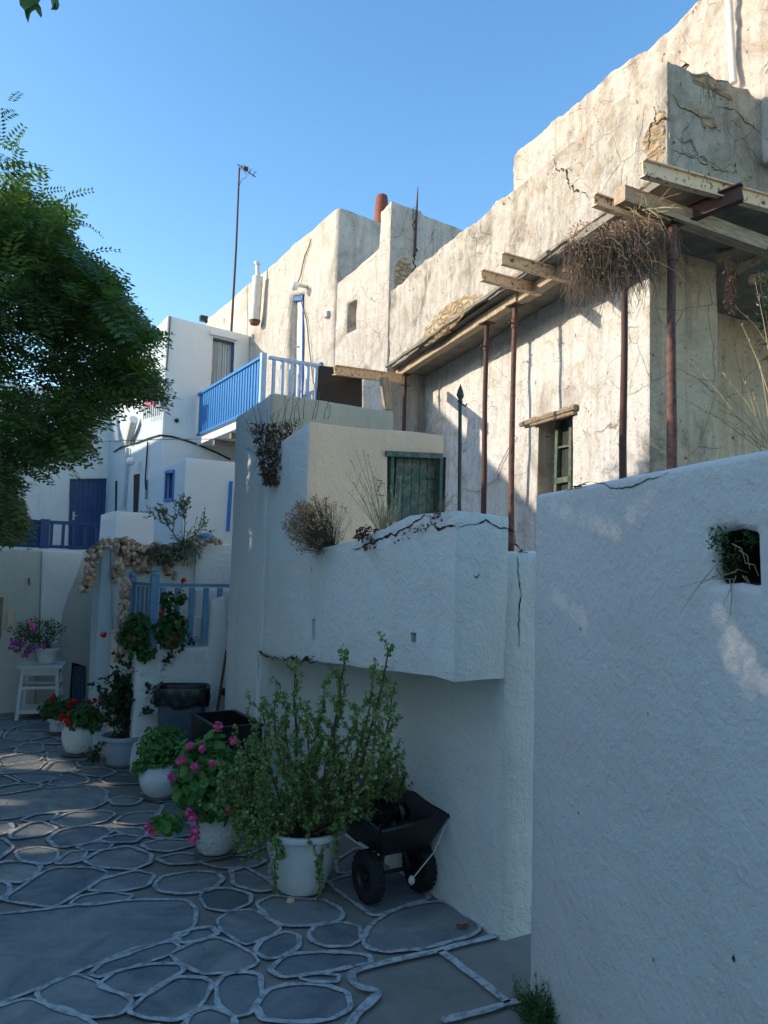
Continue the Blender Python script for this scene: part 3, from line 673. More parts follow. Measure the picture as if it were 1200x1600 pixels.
# roof slab and parapet
f_ = N0+e2*6.15; nz = 5.33
sf = [(N0.x, N0.y), (N0.x+5*dpx.x, N0.y+5*dpx.y), (N0.x+5, 10.3), (f_.x, f_.y)]
zfn = hit(596, 468, PPar).z
finish(prism_bm(sf, ZS, [hit(1043,92,PPar).z, hit(1043,92,PPar).z-.02, zfn, zfn]), 'parapet', 'parapet', oh, (), .03, .055, .035, 1.7, 2, .034)
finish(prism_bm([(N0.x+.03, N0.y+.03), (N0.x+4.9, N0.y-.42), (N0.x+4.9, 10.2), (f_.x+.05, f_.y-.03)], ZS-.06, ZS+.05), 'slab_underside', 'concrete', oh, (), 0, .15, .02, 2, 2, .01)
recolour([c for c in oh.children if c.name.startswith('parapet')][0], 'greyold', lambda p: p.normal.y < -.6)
# green-grey eroded lip along the slab
lip = MB(); lp = [N0+e2*t+Vector((-.03+U(-.01, .01), 0, ZS-.035+U(-.008, .008))) for t in [1.6+i*.19 for i in range(25)]]; lip.tube(lp, [.026*(1+U(-.3, .3)) for _ in lp], 6); put(lip.build('slab_lip', 'concrete', None, True), oh)
# peeled rubble patches
def patch(pl, outline, mat, parent, z=.03, nm='bare_stone'):
    p = chaikin([Vector(q) for q in outline], 1); c = sum(p, Vector((0, 0)))/len(p); mb = MB(); pts = []
    k = 5
    n = len(p); rings = []
    for r_ in range(k):
        t = 1-r_/k; rings.append([hit(c.x+(q.x-c.x)*t*(1+U(-.04, .04)), c.y+(q.y-c.y)*t*(1+U(-.04, .04)), pl)+pl[1]*(z*(min(1, r_/1.5))-(0 if r_ else .02)+U(-.4, .4)*z*(r_ > 0)) for q in p])
    vs = [v for r_ in rings for v in r_]+[hit(c.x, c.y, pl)+pl[1]*z]; fs = []
    for r_ in range(k-1):
        for i in range(n): j = (i+1) % n; fs.append((r_*n+i, r_*n+j, (r_+1)*n+j, (r_+1)*n+i))
    for i in range(n): fs.append(((k-1)*n+i, (k-1)*n+(i+1) % n, k*n))
    mb.add(vs, fs); o = mb.build(nm, mat, None, True); wt = [(-.01 if i < n else (.006+U(-.004, .010))) for i in range(len(vs))]; snap(o, surf(parent), pl[1], 0, wt); put(o, parent); return o
patch(PPar, [(645,545),(660,515),(690,480),(720,462),(745,455),(760,462),(740,482),(700,515),(670,540)], 'rubble', oh, .018)
patch(PPar, [(1000,235),(1012,200),(1038,160),(1044,190),(1043,250),(1020,262)], 'rubble', oh, .012)
PN = (N0, Vector((-.1, -1, 0)).normalized())
patch(PN, [(1075,112),(1100,112),(1140,150),(1146,165),(1130,160),(1100,138),(1078,128)], 'rubble', oh, .02)
patch(PN, [(1090,180),(1112,178),(1125,200),(1108,203)], 'rubble', oh, .008)
cracks(oh, PPar, [[(865,238),(866,252),(872,265),(885,272),(890,288),(905,300),(917,306)], [(1025,165),(1028,190),(1020,205),(1017,235)], [(1045,145),(1048,180),(1035,190),(1020,205)]], .024)
cracks(oh, PN, [[(1050,145),(1065,165),(1090,178),(1105,195),(1125,205)], [(1110,168),(1140,175),(1160,195),(1200,215)], [(1045,235),(1065,240),(1090,255),(1120,265),(1150,272)], [(1060,95),(1085,110),(1110,125),(1135,130)]], .010)
mb = MB(); p = hit(1149,260,PN)+PN[1]*.01; mb.lathe(p, [(.05, 0), (.035, -.03), (.0, -.05)], 10, Matrix((Vector((1,0,0)), Vector((0,0,1)), Vector((0,-1,0)))).transposed()); put(mb.build('drain_hole', 'darkhole'), oh)
# setback room roof joists on the far right
for i, (a, b) in enumerate([((1122,402),(1200,362)), ((1150,420),(1200,388)), ((1175,438),(1215,420))]):
    pa = at(a[0], a[1], 7.1-i*.1); pb = at(b[0]+40, b[1]-8, 6.6-i*.1); mb = MB(); rough_beam(mb, pa, pb, .05, 6); put(mb.build('roof_pole', 'timberx', None, True), oh)

# props
def prop(px, ytop, pm, label, barY, rad=.028, rot=.3):
    t = (4.56+.2-.19*3.83); d = ray(px, 700); # intersection with the prop line in plan
    k = (t)/(d.x-.19*d.y); x, y = d.x*k, d.y*k
    zt_ = hit(px, ytop, PY(y)).z if px > 1000 else ZS-.06-.105-.012
    o = thing('steel_prop', label, 'prop', (x, y, 1.66), 'steel props under the overhanging slab')
    MB().tube([(x, y, 1.66), (x+U(-.012,.012), y+U(-.01,.01), 2.7), (x+U(-.012,.012), y, 3.5), (x+U(-.008,.008), y, zt_)], [rad*1.15, rad*1.15, rad, rad], 10).build('tube', pm, o, True)
    zb = hit(px, barY, PY(y)).z
    m_ = MB(); m_.tube([(x-.10, y-.03, zb-.01), (x+.10, y+.03, zb+.012)], .009, 6); m_.build('pin', 'rust', o)
    MB().tube([(x, y, zb-.05), (x, y, zb+.05)], rad*1.25, 10).build('collar', pm, o, True)
    MB().box((x, y, zt_+.004), (.14, .14, .012)).build('top_plate', 'rust', o); MB().box((x, y, 1.667), (.14, .14, .012)).build('foot_plate', 'rust', o)
    return o, x, y, zt_
PR1 = prop(630, 573, 'rust', 'short far rusty prop standing behind the sandy block', 602)
PR2 = prop(757, 484, 'rust', 'rusty prop just right of the spear post', 541)
PR3 = prop(801, 455, 'rust2', 'reddish prop under the paired cream joists, left of the old window', 505)
PR4 = prop(975, 360, 'rust', 'rusty prop coming down out of the dry hanging vine', 390)
PR5 = prop(1050, 352, 'rust2', 'thick rusty prop in front of the warm-toned wall corner', 398, .034)
# timbers and joists
PB = OLD(.2)
def beamthing(name, label, cat, a, b, wd, ht, mat, ibeam=False, grp=None):
    a = Vector(a); b = Vector(b); c = (a+b)/2; o = thing(name, label, cat, c, grp)
    if ibeam:
        z = Vector((0, 0, 1)); m_ = MB(); m_.bar(a+z*ht/2, b+z*ht/2, wd, .012); m_.bar(a-z*ht/2, b-z*ht/2, wd, .012); m_.bar(a, b, .012, ht-.012)
    else: m_ = MB(); m_.bar(a, b, wd, ht)
    m_.build('beam', mat, o)
    return o
def single(name, label, cat, mb, mat, grp=None, smooth=False):
    o = mb.build(name, mat, None, smooth); c = Vector([sum(v[i] for v in mb.v)/len(mb.v) for i in range(3)]); c.z = min(v[2] for v in mb.v); origin(o, c); return tag(o, label, cat, grp)
zb1 = PR2[3]+.065
mb = MB().bar(Vector((PR1[1], PR1[2], PR1[3]+.06))+e2*.3, Vector((PR3[1], PR3[2], PR3[3]+.06))-e2*.12, .11, .10)
single('timber_beam', 'long pale timber under the slab edge, resting on the three left props', 'beam', mb, 'timber', 'shoring timbers')
mb = MB().bar(Vector((PR3[1]+.0, PR3[2]-.13, PR3[3]+.06)), Vector((PR4[1]-.0, PR4[2]-.1, PR3[3]+.06)), .11, .10)
single('timber_beam', 'pale timber running from the paired joists into the dry hanging vine', 'beam', mb, 'timber', 'shoring timbers')
a = hit(968,305, OLD(.0)); dep = (PR5[2]); z5 = PR5[3]+.075
a = Vector((N0.x-.12, 4.24, 0)); a = hit(968,305,PY(4.0)); b = hit(1230,398,PY(3.96))
mb = MB().bar(a, b, .11, .12); single('timber_beam', 'thick pale timber resting on the right prop and running off to the right', 'beam', mb, 'timberx', 'shoring timbers')
def chan(a, b, label, ht=.10, wd=.06):
    z = Vector((0, 0, 1)); a = Vector(a); b = Vector(b); m_ = MB(); t = (b-a).normalized(); s = t.cross(z).normalized()
    m_.bar(a+z*(ht/2-.005), b+z*(ht/2-.005), wd, .010); m_.bar(a-z*(ht/2-.005), b-z*(ht/2-.005), wd, .010); m_.bar(a, b, .010, ht-.022)
    return single('steel_joist', label, 'beam', m_, 'beampaint', 'cream painted steel joists')
chan(hit(1004,263,PY(3.78)), hit(1215,322,PY(3.72)), 'long rust-pitted cream joist just under the parapet corner', .125)
chan(hit(928,312,PY(4.35)), hit(928,312,PY(4.35))+Vector((.8,0,0)), 'short cream joist end poking out beside the thick timber', .10)
chan(hit(784,404,PY(5.58)), hit(784,404,PY(5.58))+Vector((.9,.0,.0)), 'upper of the two cream joist ends above the reddish prop', .11)
chan(hit(752,430,PY(6.02)), hit(752,430,PY(6.02))+Vector((.75,0,0)), 'lower of the two cream joist ends above the reddish prop', .11)
chan(hit(522,578,PY(8.7)), hit(628,592,PY(9.45)), 'cream joist sticking far out left from the slab end over the black board', .13)
mb = MB(); pa = hit(1068,338,PY(4.0)); pb = hit(1160,300,PY(3.6)); z = Vector((0,0,1)); mb.bar(pa, pb, .012, .12); mb.bar(pa-z*.06, pb-z*.06, .07, .012); mb.bar(pa+z*.06, pb+z*.06, .07, .012)
single('steel_joist', 'dark rusty angled joist crossing between the right timber and the long cream joist', 'beam', mb, 'rust')
mb = MB().bar(hit(600,590,PY(8.9)), hit(606,640,PY(8.9)), .09, .09); single('timber_post', 'short pale upright timber under the joist beside the black board', 'post', mb, 'timber')
a = hit(497,640,PY(8.95)); q = [hit(x, y, PY(9.0)) for x, y in ((497,574),(500,571),(563,578),(566,582),(566,650),(494,650))]
bmq = slab_bm(q, (0, .03, 0)); o = finish(bmq, 'board', 'asphalt', None, (), .004, 0); origin(o, q[-1]); tag(o, 'black flat board standing upright right of the blue balcony railing', 'board')

# upper house behind the parapet
uh = thing('upper_house', 'tall old house behind the parapet, rising out of the top right of the picture', 'house', (7, 5, ZS))
PU = OLD(1.0)
out = [(803,243),(812,232),(845,205),(880,178),(925,140),(965,108),(1010,78),(1060,35),(1085,5),(1130,-40),(1300,-210),(1300,200),(1050,330),(795,420),(800,300)]
finish(slab_bm([hit(x, y, PU) for x, y in out], (.9, .1, 0)), 'wall', 'upper', uh, (), .03, .07, .035, 1.7, 2, .026)

mb = MB(); mb.tube([hit(1137,-30,OLD(.94)), hit(1146,130,OLD(.94))], .03, 10); put(mb.build('drainpipe', 'pipewhite', None, True), uh)

# ================================================================== MIDDLE AND FAR HOUSES
XH = 5.75
fhz = hit(528, 322, PX(XH)).z; yH = hit(528, 322, PX(XH)).y; yH2 = hit(322, 490, PX(XH)).y
house = thing('balcony_house', 'sunlit whitewashed house with bright blue balcony railing and narrow blue-framed door', 'house', (XH, 14, 1.6))
dcut = cutter([(452,462),(474,458),(472,640),(448,650)], PX(XH), .2, .22)
finish(prism_bm([(XH, yH), (XH+4, yH), (XH+4, yH2), (XH, yH2)], 1.6, [fhz, fhz-.25, fhz, fhz]), 'wall', 'cream', house, [dcut], .07, .14, .03, 1.2, 3, .006)
mb = MB(); Pdd = PX(XH+.16); q = [hit(x, y, Pdd) for x, y in ((449,455),(476,452),(474,655),(446,655))]; mb.add(q, [(0,1,2,3)]); put(mb.build('door', 'whitewood'), house)
mb = MB(); Pdf = PX(XH+.05); barpx(mb, (474,462), (472,645), PX(XH+.13), .04, .03); barpx(mb, (452,466), (475,462), PX(XH+.11), .16, .06); put(mb.build('door_frame', 'navyblue'), house)
mb = MB(); mb.tube([hit(463,540,PX(XH+.12)), hit(465,542,PX(XH+.12))], .02, 6); put(mb.build('door_knob', 'steelgrey'), house)
pl_ = hit(460,447,PX(XH-.24)); mb = MB()
for i in range(9): pass
prof = [(.001,-.085),(.04,-.075),(.07,-.045),(.085,0),(.07,.045),(.04,.075),(.001,.085)]
mb.lathe(pl_, prof, 14); lamp = mb.build('wall_lamp', 'globe', None, True); put(lamp, house)
mb = MB(); mb.tube([pl_+Vector((.06, 0, .03)), (XH+.02, pl_.y, pl_.z+.04)], .035, 8); c_ = mb.build('lamp_arm', 'pipewhite'); put(c_, house)
mb = MB(); mb.tube([hit(486,373,PX(XH-.02)), hit(483,385,PX(XH-.02)), hit(476,400,PX(XH-.02)), hit(470,430,PX(XH-.02)), hit(464,445,PX(XH-.05))], .012, 5); put(mb.build('cable', 'cable'), house)
mb = MB(); p = hit(513,492,PX(XH-.02)); mb.lathe(p, [(.0, -.06), (.07, -.05), (.08, 0), (.07, .05), (.0, .06)], 12); put(mb.build('junction_box', 'steelgrey', None, True), house)
mb = MB(); mb.tube([hit(x, y, PX(XH-.03)) for x, y in ((470,470),(479,500),(483,540),(487,575),(490,600))], .01, 5); put(mb.build('cable', 'cable'), house)
mb = MB(); mb.tube([hit(x, y, PX(XH-.03)) for x, y in ((459,455),(452,500),(446,540),(441,570))], .007, 5); put(mb.build('cable', 'cablewhite'), house)
# flue
mb = MB(); a = hit(398,500,PX(XH-.18)); b = hit(403,432,PX(XH-.18)); mb.tube([a, b], .11, 12); mb.tube([b, hit(402,414,PX(XH-.18))], .045, 10); k_ = hit(402,411,PX(XH-.18)); mb.lathe(k_, [(.065,-.04),(.065,.02),(.0,.03)], 10)
put(mb.build('stove_flue', 'pipewhite', None, True), house)
mb = MB(); mb.tube([a-Vector((0,0,.01)), a-Vector((.0,0,.10))], [.125, .09], 12); put(mb.build('flue_elbow', 'rust2', None, True), house)
# balcony
zf = 4.2; XB = 4.67; yB0 = 12.3; yB1 = 16.0
finish(prism_bm(rect(XB, XH+.03, yB0, yB1), zf-.16, zf-.02), 'balcony_slab', 'whiteclean', house, (), .015, .3, .004, 1.5)
for yy in (13.0, 14.0, 15.0): mb = MB().box((XB+.55, yy, zf-.22), (1.0, .10, .10)); put(mb.build('balcony_joist', 'oldwood'), house)
def railing(parent, a, b, h, n, mat, postmat, wd=.045, base=.06, rail=.05, bal=.028, ends=(1, 1), nm='top_rail', slatw=None):
    a = Vector(a); b = Vector(b); u = Vector((0, 0, 1)); t = (b-a).normalized()
    rl = MB(); rl.bar(a+u*(h-.02), b+u*(h-.02), rail*1.3, rail*.8); r = rl.build(nm, mat); put(r, parent)
    rl = MB(); rl.bar(a+u*base, b+u*base, rail, rail*.8); put(rl.build('bottom_rail', mat), r)
    for i in range(n):
        p = a.lerp(b, (i+.6)/(n+.2)); m_ = MB(); m_.bar(p+u*(base+.02), p+u*(h-.04), slatw or bal, bal*.6 if slatw else bal, t.cross(u)); x = m_.build('baluster', mat); put(x, r)
    for k, q in ((ends[0], a), (ends[1], b)):
        if k: m_ = MB(); m_.box((q.x, q.y, q.z+h/2+.01), (wd*1.5, wd*1.5, h+.06)); x = m_.build('post', postmat); put(x, r)
    return r
railing(house, (XB, yB0, zf), (XB, yB1-.05, zf), .92, 26, 'blue', 'bluewhite', .06, .05, .06, .03, (1, 0), 'balcony_railing', .085)
railing(house, (XB+.1, yB0, zf), (XH+.0, yB0, zf), .92, 6, 'bluewhite', 'blue', .05, .05, .06, .05, (0, 1), 'balcony_railing')
# lower middle house with little window and the stone stack
mid = thing('small_window_house', 'lower sunlit cream house with one small deep square window', 'house', (XH, 10.8, 1.6))
yM = 10.07
wc = cutter([(541,474),(556,467),(555,514),(540,522)], PX(XH), .2, .25)
zm = hit(594, 385, PX(XH)).z
finish(prism_bm(rect(XH+.02, XH+4, 10.2, yH-.005), 1.6, [zm, zm, zm-.1, zm-.1]), 'wall', 'cream', mid, [wc], .03, .12, .03, 1.3, 2, .012)
mb = MB(); q = [hit(x, y, PX(XH+.22)) for x, y in rq(538,462,560,525)]; mb.add(q, [(0,1,2,3)]); put(mb.build('window_pane', 'oldwood'), mid)
mb = MB(); barpx(mb, (549,470), (548,518), PX(XH+.19), .05, .03); put(mb.build('window_frame', 'oldwood'), mid)
stk = thing('stone_stack', 'square plastered masonry stack with a bare patch of yellow stones, beside the clay chimney', 'chimney stack', (6.3, 9.8, 4))
yK = hit(612, 313, PX(XH)).y-.02; zk = hit(612, 313, PX(XH)).z
finish(prism_bm([(XH-.02, yK), (XH+.55, yK), (XH+.58, yK+.04), (8.2, yK+.04), (8.2, 10.3), (XH-.02, 10.3)], 1.6, [zk, zk-.03, zk-.05, zk-.25, zk-.25, zk-.05]), 'masonry', 'cream', stk, (), .04, .11, .03, 1.6, 2, .014)
patch(PY(yK), [(617,405),(640,388),(648,430),(646,470),(632,490),(614,505),(612,450)], 'rubble', stk, .03)
cracks(stk, PY(yK), [[(646,322),(648,400),(646,470)]], .03, z=.03)
mb = MB(); a = hit(653,290,PY(yK-.02)); mb.tube([hit(648,400,PY(yK-.04)), hit(651,330,PY(yK-.04)), hit(653,292,PY(yK-.04))], [.02, .02, .006], 6); put(mb.build('iron_rod', 'rust'), stk)
cp = at(596, 335, 15.5); cpz = hit(596,335,PY(cp.y)); zt_ = hit(596,304,PY(cp.y)).z
mb = MB(); mb.lathe((cp.x, cp.y, 0), [(.15, fhz-.3), (.14, cpz.z+.1), (.115, zt_-.05), (.10, zt_-.02), (.07, zt_-.06)], 14); o = mb.build('chimney_pot', 'terra', None, True); origin(o, (cp.x, cp.y, fhz-.3)); tag(o, 'reddish clay chimney pot peeping over the wall top', 'chimney')

# curtain house
cH = thing('curtained_house', 'white two storey house with a curtained doorway behind the balcony', 'house', (4, 16, 1.6))
YC = 16.0; XC = 3.95
zc1 = hit(235, 487, PY(YC)).z; zc2 = hit(368, 520, PY(YC)).z
ccut = cutter([(333,527),(366,535),(364,650),(329,650)], PY(YC), .2, .16)
finish(prism_bm([(XC, YC), (XH, YC), (XH, 22), (XC, 22)], 1.6, [zc1, zc2, zc2, zc1-.1]), 'wall', 'whiteclean', cH, [ccut], .04, .2, .02, 1.1, 2, .003)
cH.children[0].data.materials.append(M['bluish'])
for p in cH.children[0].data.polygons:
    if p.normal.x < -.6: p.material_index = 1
# curtain with folds
mb = MB(); y_ = YC+.10; xa = hit(331,540,PY(y_)).x; xb = hit(362,540,PY(y_)).x; za = hit(345,534,PY(y_)).z; vs = []; n = 44
for i in range(n+1):
    x = xa+(xb-xa)*i/n; d = .03*math.sin(i*1.15)+.012*math.sin(i*2.9+1); vs += [(x, y_+d, za), (x+.01*math.sin(i), y_+d*1.3, zf+.02)]
mb.add(vs, [(2*i, 2*i+2, 2*i+3, 2*i+1) for i in range(n)]); put(mb.build('curtain', 'curtain', None, True), cH)
mb = MB(); barpx(mb, (365,537), (361,650), PY(YC+.04), .08, .05); barpx(mb, (333,529), (366,537), PY(YC+.04), .06, .05); put(mb.build('door_frame', 'navy'), cH)
mb = MB(); pa = hit(328,520,PY(YC-.05)); pb = hit(370,530,PY(YC-.05)); mb.bar(pa, pb, .12, .07); put(mb.build('door_hood', 'whiteclean'), cH)
for pts in ([(266,494),(263,540),(260,578)],):
    mb = MB(); mb.tube([hit(x, y, PY(YC-.02)) for x, y in pts], .014, 5); put(mb.build('cable', 'cable'), cH)
mb = MB(); mb.tube([hit(x, y, PY(YC-.03)) for x, y in [(250,680),(268,682),(290,688),(310,695),(340,708),(360,718)]], .02, 5); put(mb.build('cable', 'cable'), cH)
PXc = PX(XC-.03)
mb = MB(); mb.tube([hit(x, y, PXc) for x, y in [(178,706),(190,698),(215,691),(235,684),(249,680)]], .02, 5); put(mb.build('cable', 'cable'), cH)
mb = MB(); mb.tube([hit(x, y, PXc) for x, y in [(231,690),(229,720),(227,750),(228,765)]], .018, 5); put(mb.build('cable', 'cable'), cH)
mb = MB(); mb.tube([hit(x, y, PX(XC-.07)) for x, y in [(199,700),(196,745),(192,795)]], .045, 8); put(mb.build('downpipe', 'bluish', None, True), cH)
mb = MB(); mb.tube([hit(209,655,PX(XC-.15)), hit(200,690,PX(XC-.1))], .10, 8); put(mb.build('chute', 'white', None, True), cH)
mb = MB(); mb.tube([hit(177,650,PX(XC-.12)), hit(183,690,PX(XC-.1))], .05, 8); put(mb.build('chute', 'white', None, True), cH)
pz = hit(204,721,PX(XC-.2)); mb = MB(); mb.lathe(pz, [(r_*1.2, z_*1.2) for r_, z_ in prof], 12); put(mb.build('wall_lamp', 'globe', None, True), cH)
p = hit(276,657,PY(YC-.02)); mb = MB(); mb.lathe(p, [(.0,-.05),(.045,-.02),(.045,.02),(0,.05)], 8); put(mb.build('pipe_stub', 'cable'), cH)
# dark openings in the side wall
for (nm, q4) in (('doorway', [(201,742),(219,739),(216,800),(197,800)]), ('doorway', [(172,752),(184,750),(182,830),(168,830)])):
    mb = MB(); q = [hit(x, y, PX(XC-.01)) for x, y in q4]; 
    sb_ = slab_bm(q, (.05, 0, 0)); me_ = finish(sb_, nm, 'bluish', None, (), 0, 0); put(me_, cH)
    q2 = [hit(x, y, PX(XC-.014)) for x, y in ((q4[0][0]+8, q4[0][1]-.5), (q4[1][0]-.5, q4[1][1]+1), (q4[2][0]-.5, q4[2][1]), (q4[3][0]+11, q4[3][1]))]
    mb.add(q2, [(0,1,2,3)]); put(mb.build('open_door', 'darkhole'), cH)
mb = MB(); mb.add([hit(x, y, PX(XC-.012)) for x, y in ((228,750),(234,749),(232,779),(226,780))], [(0,1,2,3)]); put(mb.build('meter_box', 'tealblue'), cH)
# towel on a little white railing
tw = thing('small_balcony_railing', 'small pale railing beside the tree foliage with a pink towel on it', 'railing', hit(240,660,PX(XC-.1)))
a = hit(224,655,PX(XC-.15)); b = hit(249,648,PX(XC-.15))
for i in range(9): m_ = MB(); p = a.lerp(b, i/8); m_.bar(p, p+Vector((0,0,.55)), .03, .03); put(m_.build('baluster', 'whitewood'), tw)
m_ = MB(); m_.bar(a+Vector((0,0,.55)), b+Vector((0,0,.55)), .05, .05); put(m_.build('rail', 'whitewood'), tw)
mb = MB(); a2 = a.lerp(b, .3)+Vector((-.05, 0, .56)); b2 = a.lerp(b, .95)+Vector((-.05, 0, .56)); vs = []; n = 12
for i in range(n+1):
    p = a2.lerp(b2, i/n)+Vector((.012*math.sin(i*1.7)-.01, 0, 0)); vs += [p+Vector((.08, 0, -.05)), p+Vector((0, 0, .03)), p-Vector((0.01, 0, .33+.03*math.sin(i)))]
mb.add(vs, [(3*i+j, 3*i+3+j, 3*i+4+j, 3*i+1+j) for i in range(n) for j in range(2)]); o = mb.build('towel', 'towel', None, True); origin(o, a2); tag(o, 'pink towel hanging over the small railing beside the tree foliage', 'towel')

# antenna mast
ma = hit(361, 517, PY(16.4)); mt = hit(374, 262, PY(16.4))
an = thing('antenna_mast', 'tall thin rusty aerial mast rising above the white roofs against the sky', 'antenna', ma)
MB().tube([ma-Vector((0,0,.4)), ma.lerp(mt, .5)+Vector((.02,0,0)), mt], [.03, .025, .02], 8).build('mast', 'rust', an, True)
mb = MB(); t1 = mt+Vector((.05, 0, .02)); mb.tube([t1+Vector((-.12, -.05, .02)), t1+Vector((.36, .05, -.1))], .011, 5)
for k in (.0, .1, .2, .3): mb.tube([t1+Vector((k, 0, -.2*k-.06-.02)), t1+Vector((k, .0, .09-.3*k))], .006, 4); mb.tube([t1+Vector((k, -.15, -.2*k)), t1+Vector((k, .15, -.2*k))], .006, 4)
mb.box(t1+Vector((.1, 0, .0)), (.10, .06, .08)); mb.build('antenna_head', 'rust', an)
mb = MB(); mb.tube([t1+Vector((.1, 0, -.03)), t1+Vector((.12, 0, -.2)), t1+Vector((.02, 0, -.27)), t1+Vector((-.04, 0, -.45))], .007, 4); mb.build('antenna_cable', 'cable', an)
mb = MB(); mb.box(hit(318,498,PY(16.3)), (.16, .1, .12)); mb.tube([hit(312,496,PY(16.3)), hit(324,504,PY(16.3))], .03, 6); o = mb.build('floodlight', 'blackplastic'); origin(o, hit(318,505,PY(16.3))); tag(o, 'small dark floodlight on the roof edge left of the aerial mast', 'light')

# far door house
dH = thing('blue_door_house', 'whitewashed house at the back with a deep blue plank door', 'house', (2, 21.6, 1.6))
YD = 21.6
d1 = cutter([(109,748),(167,748),(165,880),(107,880)], PY(YD), .2, .16)
finish(prism_bm(rect(-3.2, XC+.1, YD, 26), 1.6, 6.0), 'wall', 'white', dH, [d1], .03, .25, .02, 1.1, 2, .004)
dd = MB(); Pd2 = PY(YD+.12)
a = hit(108,748,Pd2); b = hit(168,748,Pd2)
for i in range(8):
    x = a.x+(b.x-a.x)*(i+.5)/8; dd.box((x, YD+.13, 2.7), ((b.x-a.x)/8-.012, .04, 2.2))
do = dd.build('door', 'navy'); put(do, dH)
mb = MB(); p = hit(115,806,PY(YD+.1)); mb.box(p, (.05, .02, .22)); mb.tube([p+Vector((0,-.03,0)), p+Vector((.1,-.04,0))], .012, 6); put(mb.build('handle', 'pipewhite'), do)
# deep blue railing
nr_ = thing('terrace_railing', 'deep blue wooden railing in front of the deep blue door', 'railing', (2.06, 18.5, 1.7))
pa = hit(68,858,PY(18.3)); pb = hit(178,858,PY(18.3)); hh = hit(68,814,PY(18.3)).z-pa.z
railing(nr_, (pa.x, pa.y, pa.z), (pb.x, pb.y, pa.z), hh, 6, 'navy', 'navy', .12, .06, .09, .06, (1, 1))
pc = at(-60, 870, 15.5); railing(nr_, (pa.x, pa.y, pa.z), (pc.x, pc.y, pa.z), hh, 22, 'navy', 'navy', .09, .06, .08, .05, (0, 1))

# cabin
cb = thing('white_cabin', 'small flat white outbuilding with a little blue shuttered window', 'building', (3.6, 13, 1.6))
yc_ = 12.5; pc = hit(290, 715, PY(yc_)); y2 = hit(232, 742, PX(pc.x)).y
w1 = cutter([(259,737),(273,735),(271,781),(257,783)], PX(pc.x), .2, .10)
finish(prism_bm([(pc.x, yc_), (5.6, yc_), (5.6, y2), (pc.x, y2)], 1.6, [pc.z, pc.z, pc.z, pc.z]), 'wall', 'whiteclean', cb, [w1], .02, .2, .01, 1.2, 2, .003)
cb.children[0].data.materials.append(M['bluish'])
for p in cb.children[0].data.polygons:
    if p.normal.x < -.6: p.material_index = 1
mb = MB(); q = [hit(x, y, PX(pc.x+.07)) for x, y in ((256,733),(276,731),(273,785),(254,788))]; mb.add(q, [(0,1,2,3)]); wn_ = mb.build('window', 'navy'); put(wn_, cb)
mb = MB(); Pf = PX(pc.x+.0)
for a, b in (((260,737),(258,783)), ((273,735),(271,781)), ((259,738),(273,736)), ((257,782),(271,780))): barpx(mb, a, b, Pf, .05, .04)
x = mb.build('window_frame', 'blue'); put(x, wn_)
mb = MB(); barpx(mb, (361,752), (356,830), PY(yc_-.02), .05, .04); put(mb.build('door_jamb', 'blue'), cb)
# low white box
p1 = hit(181, 798, PY(10.9)); p2 = hit(243, 803, PY(10.9))
o = finish(prism_bm(rect(p1.x, p2.x, 10.9, 12.0), 1.6, [p1.z, p2.z, p2.z, p1.z]), 'low_wall', 'whiteclean', None, (), .02, .15, .01, 1.5, 2, .003); origin(o, (p1.x, 10.9, 1.6)); tag(o, 'low white block of wall behind the garlic, in front of the side doorway', 'wall')

# ================================================================== LEFT TERRACE, RETAINING WALLS
ZT = 1.68
YA = 9.0
t2 = finish(prism_bm([(-3.2, YA+.3), (1.9, YA+.3), (1.95, 6.9), (6, 6.9), (6, 30), (-3.2, 30)], -.2, ZT-.03), 'terrace', 'joint', None, (), 0, 0); struct(t2)
rw = thing('retaining_wall', 'grey-green retaining wall below the deep blue railing, with a shuttered cellar window', 'wall', (0, YA, 0))
xa_ = hit(66, 900, PY(YA)).x
sh1 = cutter([(113,1035),(136,1042),(134,1112),(108,1112)], PY(YA+.12), .3, .13)
za_ = hit(60, 858, PY(YA)).z
finish(prism_bm([(-3.2, YA), (xa_, YA), (xa_, YA+.5), (-3.2, YA+.5)], -.1, za_), 'left_section', 'greenish', rw, (), .03, .15, .012, 1.3, 2, .003)
finish(prism_bm([(xa_-.05, YA+.12), (1.75, YA+.12), (1.75, YA+.5), (xa_-.05, YA+.5)], -.1, za_+.01), 'right_section', 'greenish', rw, [sh1], .02, .12, .012, 1.3, 2, .003)
# white swept flank
yF = YA-.02; sw = [(66,860),(130,862),(127,880),(118,905),(108,930),(100,955),(95,985),(92,1010),(62,1010)]
finish(slab_bm([hit(x, y, PY(yF)) for x, y in sw], (0, .3, 0)), 'swept_flank', 'whiteclean', rw, (), .015, .08, .006, 1.6, 2, .002)
mb = MB()
q0 = hit(114,1041,PY(YA+.22)); q1 = hit(137,1044,PY(YA+.22))
for i in range(5): mb.box((q0.x+(q1.x-q0.x)*(i+.5)/5, YA+.22, q0.z/2), ((q1.x-q0.x)/5-.006, .02, q0.z+.0))
put(mb.build('shutter', 'tealblue'), rw)
mb = MB(); mb.add([hit(x, y, PY(YA+.235)) for x, y in rq(105,1030,140,1112)], [(0,1,2,3)]); put(mb.build('opening_dark', 'darkhole'), rw)
for (x0, y0, x1, y1) in ((44,903,46,913),):
    mb = MB(); mb.tube([hit(45,903,PY(YA-.02)), hit(46,914,PY(YA-.02))], .008, 5); put(mb.build('iron_hook', 'rust'), rw)
mb = MB(); mb.box(hit(16,965,PY(YA-.01)), (.05, .02, .16)); put(mb.build('number_plate_tile', 'sand'), rw)
